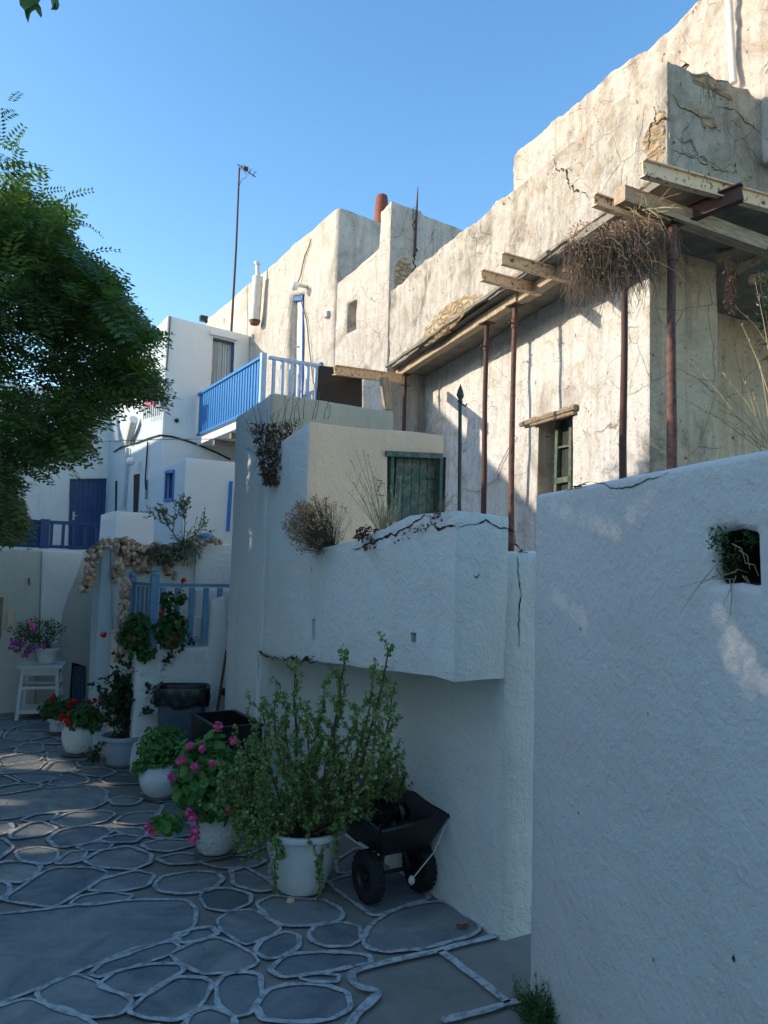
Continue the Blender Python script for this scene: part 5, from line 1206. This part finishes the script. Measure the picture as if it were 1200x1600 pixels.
mb = MB(); mb.tube([w1c, w2c], .01, 8); mb.tube([w1c+ax*.06, w1c+ax*.10+Vector((0, 0, .13))+fwdc*.02], .014, 6); mb.tube([w2c-ax*.06, w2c-ax*.10+Vector((0, 0, .13))+fwdc*.02], .014, 6); mb.build('axle', 'blackplastic', ct)
cz = (w1c+w2c)/2; z0 = hit(600,1330,PY(cz.y)).z; 
tub = MB()
def P3(a, f, z): return Vector((cz.x, cz.y, 0))+ax*a+fwdc*f+Vector((0, 0, z))
zl = .245; zh = .405
bot = [P3(-.13, -.10, zl), P3(.13, -.10, zl), P3(.13, .20, zl), P3(-.13, .20, zl)]
topo = [P3(-.20, -.19, zh-.01), P3(.19, -.19, zh+.01), P3(.21, .30, zh+.05), P3(-.21, .30, zh+.04)]
inn = [p+(P3(0, .07, zh)-p)*.07 for p in topo]; inb = [p+Vector((0, 0, .02))+(P3(0, .05, zl)-p)*.05 for p in bot]
tub.add(bot+topo+inn+inb, [(3,2,1,0)]+[(i, (i+1)%4, 4+(i+1)%4, 4+i) for i in range(4)]+[(4+i, 4+(i+1)%4, 8+(i+1)%4, 8+i) for i in range(4)]+[(8+i, 8+(i+1)%4, 12+(i+1)%4, 12+i) for i in range(4)]+[(12,13,14,15)])
bmt = bmesh.new(); me_ = bpy.data.meshes.new('t'); me_.from_pydata(tub.v, [], tub.f); bmt.from_mesh(me_); bmesh.ops.recalc_face_normals(bmt, faces=bmt.faces)
finish(bmt, 'tub', 'blackplastic', ct, (), .012, 0, seg=3)
mb = MB()
for i in range(4): mb.tube([topo[i], topo[(i+1) % 4]], .012, 8)
mb.build('tub_rim', 'blackplastic', ct, True)
mb = MB(); leafball(mb, P3(-.02, .05, .40), (.12, .12, .05), 60, .045, 'disc', .2); mb.build('plastic_sack', 'bagplastic', ct)
mb = MB(); h0 = P3(.18, .34, zh+.02); mb.tube([P3(-.12, .15, zl), P3(-.12, .38, zl+.02), P3(-.12, .60, .42)], .012, 6); mb.tube([P3(.12, .15, zl), P3(.12, .38, zl+.02), P3(.12, .60, .42)], .012, 6); mb.tube([P3(-.13, .6, .42), P3(.13, .6, .42)], .014, 6); mb.build('handle', 'blackplastic', ct)
s0 = P3(.16, -.205, zh-.02); s1 = hit(643,1375,PY(s0.y-.03)); mb = MB(); mb.tube([s0, s0.lerp(s1, .5)+Vector((.012, -.02, 0)), s1], .003, 5); mb.lathe(s1, [(.001, -.025), (.014, -.012), (.016, .002), (.006, .02)], 8); mb.build('string', 'rope', ct)
# pebble
pb_ = gnd(454,1411); mb = MB(); mb.lathe(pb_, [(.001, 0), (.018, .002), (.02, .012), (.012, .022), (.001, .025)], 9, sq=(1.1, .8)); single('pebble', 'small brown stone lying at the foot of the large white pot', 'stone', mb, 'sand', None, True)
pb_ = gnd(720,1456); mb = MB(); mb.leaf(pb_+Vector((0, 0, .012)), Vector((1, .3, .1)), Vector((0, 0, 1)), .06, .03); mb.leaf(pb_+Vector((0, 0, .012)), Vector((.2, .9, .15)), Vector((0, 0, 1)), .04, .03); single('dead_leaf', 'brown fallen leaf on the flagstone near the wall foot', 'leaf', mb, 'terra')

# ================================================================== DRY PLANTS ON WALLS
def dry(name, label, cat, base, parts, group=None):
    o = thing(name, label, cat, base, group)
    for nm, mb, mat in parts: mb.build(nm, mat, o)
    return o
# hanging dark plant with upright dry stalks, between end block and sandy block
dB = dof(hit(430, 690, PX(XW)))-.07
mb = MB(); tw_ = MB(); lfm = MB()
for i in range(900):
    y = U(660, 755); k = (y-660)/95; hw_ = 30*(1-k*.75)+4; q = at(428-k*4+U(-1, 1)*hw_, y, dB+U(-.07, .07)); lfm.leaf(q, (rv()+Vector((0, 0, -.9))).normalized(), rv(), U(.02, .045), U(.008, .018))
for i in range(70):
    a = at(U(405,455), U(655,695), dB+U(-.05, .06)); twigs(tw_, a, 1, .22, .35, .25, .0018, 5, Vector((0, 0, -1)))
st2 = MB()
for (x0, y0, x1, y1) in [(410,690,394,632),(415,680,402,630),(412,700,385,670),(408,700,383,655),(420,675,418,640),(440,665,445,618),(445,662,452,622),(452,660,458,615),(460,660,465,622),(468,655,470,610),(474,655,478,612),(436,668,436,640),(492,655,500,612),(488,655,497,620),(506,655,514,628),(512,655,516,632),(428,670,428,645),(420,690,398,660),(405,715,384,700),(430,668,424,650)]:
    a = at(x0, y0, dB+.04); b = at(x1, y1, dB+.05); m_ = a.lerp(b, .5)+rv()*.015; st2.tube([a, m_, b], [.0028, .002, .0012], 4, False)
    for t in (.5, .65, .8, .92): q = a.lerp(b, t); st2.tube([q, q+(rv()+Vector((0, 0, 1.2))).normalized()*.035], [.0014, .0006], 3, False)
gr = MB(); leafball(gr, at(460,664,dB+.04), (.06, .05, .035), 90, .010, 'thin', .2)
dry('hanging_plant', 'dark half-dead plant hanging from the notch left of the sandy block', 'plant', at(428,690,dB), [('dead_leaves', lfm, 'deadleaf'), ('hanging_twigs', tw_, 'twigdark'), ('dry_stalks', st2, 'twig'), ('green_tuft', gr, 'geranium')])
# round dry bush
dR = dof(hit(500, 860, PX(XW)))-.05
tw_ = MB(); sh_ = MB(); bc = at(518,862,dR+.12)
for _ in range(520):
    d = (rv()+Vector((-.55, .1, .30))); d.normalize()
    tgt = at(497,822,dR)+Vector((d.x*.20, d.y*.17, d.z*.17))*U(.6, 1.05); m_ = bc.lerp(tgt, .5)+rv()*.015
    tw_.tube([bc+rv()*.02, m_, tgt], [.0018, .0013, .0007], 3, False)
    for _ in range(3): q = tgt+rv()*.012; sh_.disc(q, rv(), U(.0035, .0065), 5, .5, .2)
dry('dry_bush', 'rounded dry brown bush with tiny seed heads spilling over the wall top', 'bush', bc, [('twigs', tw_, 'twig'), ('seed_heads', sh_, 'seedhead')])
# dry grass and dark leaves by the hatch
dG = dof(hit(585, 840, PX(XW)))+.05
st2 = MB(); sh_ = MB(); lfm = MB()
for (x1, y1, x0) in [(548,720,592),(556,705,594),(567,702,596),(575,712,598),(580,730,600),(585,745,602),(540,737,590),(590,760,603),(562,740,596),(553,755,592),(570,760,598),(600,755,606),(610,760,612),(618,770,612),(560,780,592),(578,785,600),(596,790,604),(626,745,615),(545,770,590)]:
    a = at(x0+U(-3, 3), 830, dG+.03); b = at(x1, y1, dG+U(-.03, .08)); m_ = a.lerp(b, .5)+Vector((.015, 0, -.01))+rv()*.012; st2.tube([a, m_, b], [.0022, .0018, .001], 4, False)
    for t in (.6, .75, .9): q = m_.lerp(b, (t-.5)*2); e_ = q+(rv()+Vector((0, 0, 1.4))).normalized()*.045; st2.tube([q, e_], [.001, .0005], 3, False); sh_.disc(e_, rv(), .004, 5)
    sh_.disc(b, rv(), .006, 5)
twigs(st2, at(600,825,dG), 60, .16, .5, -.02, .0016)
for _ in range(200): q = at(U(555,612), 0, 1); 
for i in range(300):
    x = U(556, 615); y = 822+U(0, 1)*(34 if 570 < x < 600 else 20); q = at(x, y, dG-.05+U(-.05, .05)); lfm.leaf(q, (rv()+Vector((0, 0, -.7))).normalized(), rv(), U(.015, .032), U(.006, .014))
dry('dry_grass_clump', 'tall straw-coloured weed clump on the wall top left of the green hatch', 'weeds', at(595,835,dG), [('stalks', st2, 'straw'), ('seed_heads', sh_, 'seedhead'), ('dead_leaves', lfm, 'deadleaf')])
lfm = MB()
for i in range(170):
    x = U(618, 690); y = 842-(x-618)*.42+U(-6, 6) if x < 672 else 812+U(-14, 6); q = at(x, y, dof(hit(x, 830, PX(XW)))-.0+U(-.03, .05)); lfm.leaf(q, (rv()).normalized(), rv(), U(.01, .024), U(.005, .012))
st2 = MB(); twigs(st2, at(692,800,4.6), 26, .14, .7, 0, .0013); dry('wall_weeds', 'low dry weeds growing along the crack in the terrace wall top', 'weeds', at(650,830,4), [('dead_leaves', lfm, 'deadleaf'), ('dry_stalks', st2, 'twig')])
# big dried vine
vb = at(965, 395, 5.9); tw_ = MB(); lfm = MB(); white_ = MB()
for _ in range(1250):
    x = U(888, 1030); y = U(325, 385) if rnd.random() < .6 else U(345, 420)
    k = abs(x-955)/75; a = at(x, max(y, 385-(x-880)*.35 if x < 960 else 345), 5.95+U(-.18, .2)); L_ = U(.2, .68)*(1-.35*k); twigs(tw_, a, 1, L_, .6, .24, .0029, 6, Vector((-.15, 0, -.6)), .7, 3)
for _ in range(260):
    x = U(900, 1005); a = at(x, U(385, 425), 5.85+U(-.15, .15)); twigs(tw_, a, 1, U(.2, .45), .6, .3, .0022, 7, Vector((-.05, 0, -.8)), .9, 3)
for _ in range(1500):
    x = U(888, 1022); y = U(345, 455-abs(x-955)*.4); q = at(x, y, 5.9+U(-.2, .2)); lfm.leaf(q, rv(), rv(), U(.014, .03), U(.006, .014))
for _ in range(40):
    a = at(U(985,1030), U(315,335), 5.75+U(-.05, .05)); twigs(white_, a, 1, .22, .7, .05, .003, 5, Vector((.3, 0, .1)), .7)
vine = dry('dried_vine', 'large tangled mass of dried brown vine hanging under the slab corner', 'vine', vb, [('tangled_stems', tw_, 'twig'), ('dry_leaves', lfm, 'seedhead'), ('bleached_stems', white_, 'straw')])
tw_ = MB(); lfm = MB()
for _ in range(60): a = at(U(1133,1148), U(395,460), 6.4+U(-.05, .05)); twigs(tw_, a, 1, .22, .35, .2, .0022, 5, Vector((0, 0, -1)))
for _ in range(90): lfm.leaf(at(U(1132,1152), U(400,490), 6.4+U(-.05, .05)), (rv()+Vector((0, 0, -1))).normalized(), rv(), .04, .016)
dry('dried_vine', 'narrow dead brown vine hanging in the recess at far right', 'vine', at(1140,400,6.4), [('stems', tw_, 'twigdark'), ('dead_leaves', lfm, 'deadleaf')])
tw_ = MB(); 
for _ in range(30): a = at(U(1095,1120), U(128,150), 5.3); twigs(tw_, a, 1, .12, .6, .2, .0018, 4, Vector((0, 0, -1)))
tw2_ = MB()
for _ in range(30): a = at(U(1038,1062), U(355,380), 5.7+U(-.05, .1)); twigs(tw2_, a, 1, .2, .4, .2, .0022, 4, Vector((0, 0, -1)))
dry('dead_roots', 'small tuft of dead roots around the head of the thick right prop', 'roots', at(1050,365,5.7), [('roots', tw2_, 'twigdark')])
dry('dead_roots', 'small tuft of dead roots hanging from the top of the shaded parapet', 'roots', at(1100,140,5.3), [('roots', tw_, 'twigdark')])
# grass at far right behind the boundary wall
st2 = MB(); sh_ = MB()
for (x0, y0, x1, y1) in [(1198,700,1100,612),(1190,705,1075,560),(1200,690,1115,600),(1205,690,1130,585),(1195,700,1160,590),(1198,695,1175,610),(1190,700,1150,650),(1205,680,1185,560),(1200,690,1120,640),(1195,700,1090,640),(1210,640,1160,510),(1215,560,1150,480),(1210,600,1180,440),(1192,705,1060,620)]:
    a = at(x0, y0, 4.3); b = at(x1, y1, 4.2+U(-.2, .2)); m_ = a.lerp(b, .55)+Vector((0, 0, .03)); st2.tube([a, m_, b], [.003, .002, .001], 4, False)
    for t in (.0, .15, .3, .45, .6, .75, .9, 1): q = m_.lerp(b, t); 
    for _ in range(9): q = m_.lerp(b, U(.3, 1)); sh_.leaf(q, ((b-m_).normalized()+rv()*.5).normalized(), rv(), U(.015, .03), .005)
sh2 = MB()
dry('dry_grass_clump', 'golden wild grass with seed heads behind the boundary wall at far right', 'grass', at(1200,700,4.3), [('stalks', st2, 'straw'), ('seed_heads', sh_, 'straw')])
lfm = MB(); sx_ = MB(); cS = at(1215,480,5.6)
leafball(lfm, cS, (.14, .14, .48), 700, .016, 'oval', .3); twigs(sx_, cS-Vector((0, 0, .6)), 16, 1.0, .12, 0, .006); sx_.tube([cS-Vector((0, 0, 1.6)), cS], .012, 6)
dry('dark_shrub', 'dark green shrub cut by the right edge of the picture below the beams', 'shrub', cS-Vector((0, 0, 1.6)), [('leaves', lfm, 'darkleaf'), ('stems', sx_, 'bark')])
# plant in hole and weed at wall foot
dH_ = dof(hit(1150, 870, PR)); st2 = MB(); lfm = MB()
for (x, y, n, s_) in ((1124,838,60,14),(1120,850,40,12),(1170,838,40,12),(1180,845,30,8),(1150,855,70,25),(1140,880,70,22)):
    for _ in range(n): q = at(x+U(-1, 1)*s_, y+U(-1, 1)*s_, dH_+(.06 if s_ > 20 else -.01)+U(-.01, .02)); lfm.leaf(q, (rv()+Vector((-.2, -.2, .3))).normalized(), rv(), U(.008, .018), U(.003, .006))
for (x0, y0, x1, y1) in ((1150,895,1090,915),(1160,900,1200,970),(1165,900,1195,975),(1150,900,1130,945),(1140,905,1140,968),(1145,850,1165,880),(1165,880,1185,900),(1120,880,1062,958),(1150,905,1062,918),(1170,895,1130,900),(1155,860,1172,890)):
    a = at(x0, y0, dH_+.03); b = at(x1, y1, dH_-.03); st2.tube([a, a.lerp(b, .5)+Vector((-.004, -.01, .012)), b], [.0016, .0013, .0007], 4, False)
dry('wall_hole_plant', 'small green weed and dry stems growing out of the square hole', 'weeds', at(1150,880,dH_), [('leaves', lfm, 'geranium'), ('dry_stems', st2, 'straw')])
pw = gnd(842, 1590); lfm = MB(); st2 = MB()
for _ in range(150):
    d = (rv()+Vector((-.35, -.3, 1.1))).normalized(); L_ = U(.04, .13); b0 = pw+Vector((U(-.05, .04), U(-.05, .05), 0)); tp_ = b0+d*L_; st2.tube([b0, tp_], [.0015, .0008], 3, False)
    for t in (.3, .45, .6, .75, .9, 1): lfm.leaf(b0.lerp(tp_, t), (d+rv()*.9).normalized(), rv(), U(.012, .024), .005)
st2.tube([pw, at(838,1520,dof(pw))], .001, 3)
dry('weed', 'green weed tuft at the foot of the boundary wall', 'weed', pw, [('leaves', lfm, 'geranium'), ('stems', st2, 'stem')])
pw = hit(818,1452,PZ(0)); lfm = MB(); leafball(lfm, pw+Vector((0, 0, .06)), (.05, .05, .07), 110, .011, 'thin', .2); dry('weed', 'small dark weed in the gap between boundary wall and terrace house', 'weed', pw, [('leaves', lfm, 'darkleaf')])
pw = hit(352,1080,PY(yLf-.06)); lfm = MB(); leafball(lfm, pw, (.04, .03, .035), 40, .018, 'disc', .2); dry('weed', 'little round-leaved weed growing from the wall beside the leaning stick', 'weed', pw, [('leaves', lfm, 'darkleaf')])
# plants on the stair block top
lfm = MB(); st2 = MB(); tipsP = []
pS = hit(288,848,PY(YE_+.1)); grow(pS, Vector((0, 0, 1)), .26, .006, 2, st2, tipsP, .5, .1); grow(pS+Vector((-.05,0,0)), Vector((-.5, 0, .8)).normalized(), .26, .006, 2, st2, tipsP, .5, .1); grow(pS+Vector((.05,0,0)), Vector((.6, 0, .6)).normalized(), .24, .005, 1, st2, tipsP, .5, .1)
for p, d in tipsP:
    if rnd.random() < .7: lfm.leaf(p, (rv()+d).normalized(), rv(), U(.02, .035), U(.010, .018))
dry('wiry_shrub', 'wiry open grey-leaved shrub on the stair block top before the white cabin', 'shrub', pS, [('leaves', lfm, 'greyleaf'), ('stems', st2, 'twig')])
lfm = MB(); leafball(lfm, hit(262,866,PY(YE_-.1)), (.20, .08, .10), 420, .016, 'disc', .3); dry('succulent', 'grey trailing succulent draped over the wall top among the garlic', 'plant', hit(262,870,PY(YE_-.08)), [('leaves', lfm, 'greyleaf')])
lfm = MB(); l2 = MB(); pG = hit(290,850,PY(YE_-.06))
for _ in range(130):
    d = (rv()*.8+Vector((0, -.4, .5))).normalized(); pts = [pG+rv()*.03]; q = pts[0]
    for i in range(4): d = (d+Vector((0, 0, -.38))).normalized(); q = q+d*.045; pts.append(q)
    for i in range(4): lfm.leaf(pts[i], pts[i+1]-pts[i], rv(), .05, .008)
for _ in range(80):
    q = pG+Vector((U(-.05, .05), U(-.08, -.03), U(-.02, -.16))); l2.leaf(q, (rv()*.4+Vector((0, 0, -1))).normalized(), rv(), .06, .007)
dry('grass_tuft', 'green and straw grass tuft hanging over the wall right of the garlic', 'grass', pG, [('blades', lfm, 'greyleaf'), ('dry_blades', l2, 'straw')])

# ================================================================== WIRES
mb = MB(); mb.tube([at(-40,701,8.5), at(90,693,8.0), at(200,688,7.6), at(300,686,7.2), hit(362,686,PX(XW-.02))], .004, 5); single('overhead_wire', 'thin pale wire stretched from the left edge to the terrace house wall', 'wire', mb, 'cablewhite')
mb = MB(); mb.tube([hit(x, y, OLD(WD-.03)) for x, y in ((687,711),(705,716),(716,745),(722,762),(745,768),(770,750),(792,705),(805,680))], .008, 5); single('loose_cable', 'loose pale cable looping between the hatch and the old window', 'cable', mb, 'cablewhite')

# ================================================================== TREE
tr = thing('locust_tree', 'big leafy tree with feathery leaves filling the left edge', 'tree', (-.6, 7.0, 0))
tk = MB(); tk.tube([(-.7, 7.0, 0), (-.62, 7.0, .8), (-.7, 6.95, 1.7), (-.5, 6.8, 2.5)], [.17, .14, .12, .11], 12)
frond_pts = []
def limb(a, b, r0, r1, n=7):
    a = Vector(a); b = Vector(b); pts = [a.lerp(b, i/n)+(rv()*.05 if 0 < i < n else Vector((0,0,0))) + Vector((0, 0, .18*math.sin(math.pi*i/n))) for i in range(n+1)]; tk.tube(pts, [r0+(r1-r0)*i/n for i in range(n+1)], 7); return pts
crown = MB()
def frond(p, d, L, droop=.5):
    d = d.normalized(); n = 8; pts = []; q = p; dd = d.copy()
    side = d.cross(Vector((0, 0, 1)));  side = side.normalized() if side.length > .05 else Vector((1, 0, 0))
    upn = side.cross(d).normalized()
    side = (side+upn*U(-.7, .7)).normalized()
    for i in range(n+1): pts.append(q); dd = (dd+Vector((0, 0, -droop/n))).normalized(); q = q+dd*L/n
    for i in range(1, n+1):
        t = i/n; l = L*.23*(1-.55*abs(t-.45)); dr = (pts[i]-pts[i-1]).normalized(); nn = side.cross(dr).normalized()
        for s_ in (-1, 1):
            ld = (side*s_+dr*.45+nn*U(-.15, .25)).normalized(); x = ld.cross(nn).normalized(); w_ = l*.40; a = pts[i]
            crown.add([a, a+ld*l*.45+x*w_*.5, a+ld*l, a+ld*l*.45-x*w_*.5], [(0, 1, 2, 3)])
# crown outline in photo pixels, at each row: right-hand limit
OUT = [(150,-5),(200,12),(230,15),(262,60),(290,62),(318,90),(335,128),(365,120),(400,142),(430,190),(470,215),(500,240),(540,258),(600,264),(622,262),(640,205),(690,165),(712,160),(735,110),(752,45),(800,48),(830,60),(860,5)]
toimg0 = lambda p: (600+F*(p-EYE).dot(rt)/(p-EYE).dot(fwd), 800-F*(p-EYE).dot(up)/(p-EYE).dot(fwd))
def rlim(y):
    for (y0, x0), (y1, x1) in zip(OUT, OUT[1:]):
        if y0 <= y <= y1: return x0+(x1-x0)*(y-y0)/(y1-y0)
    return -60
hub = Vector((-.3, 6.6, 3.0))
cnt = 0
clumps = []
for _ in range(980):
    y = U(150, 850);
    if y < 335 and rnd.random() < .93: continue
    if y > 740 and rnd.random() < .12: continue
    xl = rlim(y); x = xl - abs(rnd.gauss(0, 1))*90*U(.1, 1.4) - 22 if rnd.random() < .6 else U(-130, xl-20)
    if y < 330 and x < -40: continue
    if x > xl-10: x = xl-10
    dpt = 5.3+U(-.55, 1.25)+.4*noise.noise(Vector((x*.01, y*.01, 0)))
    clumps.append((at(x, y, dpt), 7))
for (x, y, n_) in ((3,158,3),(8,205,4),(12,240,4),(10,262,5),(38,268,4),(55,285,6),(28,280,4),(48,308,6),(85,320,6),(108,330,5),(70,332,6),(100,352,6),(40,330,6),(150,392,2),(148,410,3),(165,425,4),(180,440,5),(15,330,6)):
    clumps.append((at(x-18, y, 5.3), max(2, n_//2)))
for _ in range(90): clumps.append((at(U(-130, 120), U(380, 690), 6.3+U(0, .7)), 7))
for _ in range(140):                                  # the part of the crown that stays outside the picture
    d = rv(); clumps.append((Vector((-1.1, 6.9, 3.1))+Vector((d.x*1.0, d.y*1.2, d.z*1.0)), 7))
for c_, n in clumps:
    outd = (c_-hub).normalized()
    for _ in range(n):
        p = c_+rv()*.13; d = (outd*.7+Vector((.35, -.2, -.05))+rv()*.75).normalized(); L_ = U(.24, .40)*(1 if n >= 7 else .62)
        tx_, ty_ = toimg0(p+d*L_*.9+Vector((0, 0, -.05)))
        if n >= 7 and tx_ > -30 and (tx_ > rlim(ty_)+U(-12, 8)+26*noise.noise(Vector((ty_*.022, tx_*.01, 3)))-6 or ty_ > 850): continue
        frond(p, d, L_, U(.2, .8))
big = [hub+Vector((0,0,0))]
limb((-.5, 6.8, 2.5), hub+Vector((.7, -.2, .4)), .09, .035); limb((-.5, 6.8, 2.5), hub+Vector((.5, -.4, 1.5)), .08, .03); limb((-.5, 6.8, 2.4), hub+Vector((-.9, .2, 1.0)), .09, .03); limb((-.62, 6.9, 2.1), hub+Vector((.5, .2, -.7)), .05, .02); limb((-.5, 6.8, 2.5), hub+Vector((.1, .6, 1.2)), .07, .03)
for c_, n in clumps[::3]:
    st0 = c_+(hub-c_).normalized()*U(.2, .45)+rv()*.08; tk.tube([st0, st0.lerp(c_, .5)+rv()*.03, c_], [.007, .005, .002], 4, False)
tk.build('trunk', 'bark', tr, True); crown.build('crown', 'locust', tr)

# vine leaves hanging at the top of the picture
vl = thing('vine_sprig', 'lobed vine leaves hanging into the top left of the sky', 'vine', at(60,-40,1.6))
l_ = MB()
def vleaf(outl, dpt):
    c_ = Vector((sum(p[0] for p in outl)/len(outl), sum(p[1] for p in outl)/len(outl))); vs = [at(c_.x, c_.y, dpt-.01)]+[at(x, y, dpt+.012*math.sin(i*2.1)) for i, (x, y) in enumerate(outl)]
    l_.add(vs, [(0, i+1, (i+1) % len(outl)+1) for i in range(len(outl))])
vleaf([(28,-18),(31,8),(38,16),(40,26),(44,36),(46,22),(52,17),(57,14),(64,28),(66,24),(64,12),(60,5),(66,-4),(60,-22),(45,-28)], 1.6)
vleaf([(78,-14),(80,4),(82,12),(79,15),(88,16),(91,14),(93,8),(90,-6),(86,-18)], 1.63)
l_.build('leaves', 'geranium', vl); mb = MB(); mb.tube([at(45,-24,1.61), at(60,-60,1.62), at(85,-14,1.63)], .002, 4, False); mb.tube([at(60,-60,1.62), at(20,-160,1.7)], .003, 5, False); mb.build('stem', 'bark', vl)

# ================================================================== ADDED SHADE WALL WEST OF THE COURT (out of view; roof line shaped for the shade)
wh = thing('added_shade_wall', 'long unseen house wall added west of the court to shade it, pierced for sun flecks', 'house', (-4.5, 8, 0))
XN = -3.3
prof2 = [(-9,0),(-9,5.2),(10.1,5.25),(10.9,5.65),(15.2,8.3),(15.2,6.9),(32,6.9),(32,0)]
bmh = slab_bm([Vector((XN, y, z)) for y, z in prof2], (-.22, 0, 0))
cuts_ = []
def lightgap(P, ry, rz):  # hole added along the sun ray to throw a fleck of sun
    ry *= 1.6; rz *= 1.9; t = (XN-P.x)/sd.x; c = P+sd*t; n = 8; pts = [c+sd*-.15/abs(sd.x)+Vector((0, math.cos(2*math.pi*i/n)*ry*U(.6, 1.25), math.sin(2*math.pi*i/n)*rz*U(.6, 1.25))) for i in range(n)]
    cuts_.append(slab_bm(pts, sd*.6))
for (x, y, ry, rz) in ((25,1190,.16,.06),(70,1193,.13,.045),(5,1170,.1,.04),(45,1296,.09,.04),(15,1300,.05,.03),(205,1380,.10,.05),(262,1378,.07,.04),(292,1392,.04,.025),(120,1272,.06,.025),(222,1166,.06,.03),(160,1225,.05,.02),(60,1330,.05,.02),(50,1215,.05,.02),(105,1205,.06,.02),(0,1255,.05,.03),(150,1160,.04,.02),(185,1290,.04,.02),(240,1350,.03,.02),(318,1372,.03,.02),(20,1150,.06,.02),(330,1345,.05,.03)): lightgap(gnd(x, y), ry, rz)
for (x, y, ry, rz) in ((388,738,.028,.07),(379,768,.026,.06),(400,700,.02,.03),(393,842,.018,.05)): lightgap(hit(x, y, PX(XW)), ry, rz)
for (x0, y0, x1, y1, n_, r_) in ((862,792,968,836,8,.0075),(872,932,918,975,5,.006),(1125,960,1198,1075,8,.0078),(985,800,1035,770,4,.006),(1135,1010,1170,1075,4,.008)):
  for k_ in range(n_):
    t_ = k_/(n_-1); x = x0+(x1-x0)*t_+U(-5, 5); y = y0+(y1-y0)*t_+U(-5, 5); ry = r_*U(.5, .8); rz = ry*.8
    lightgap(hit(x, y, PR), ry, rz)
finish(bmh, 'wall', 'whiteclean', wh, cuts_, 0, 0)
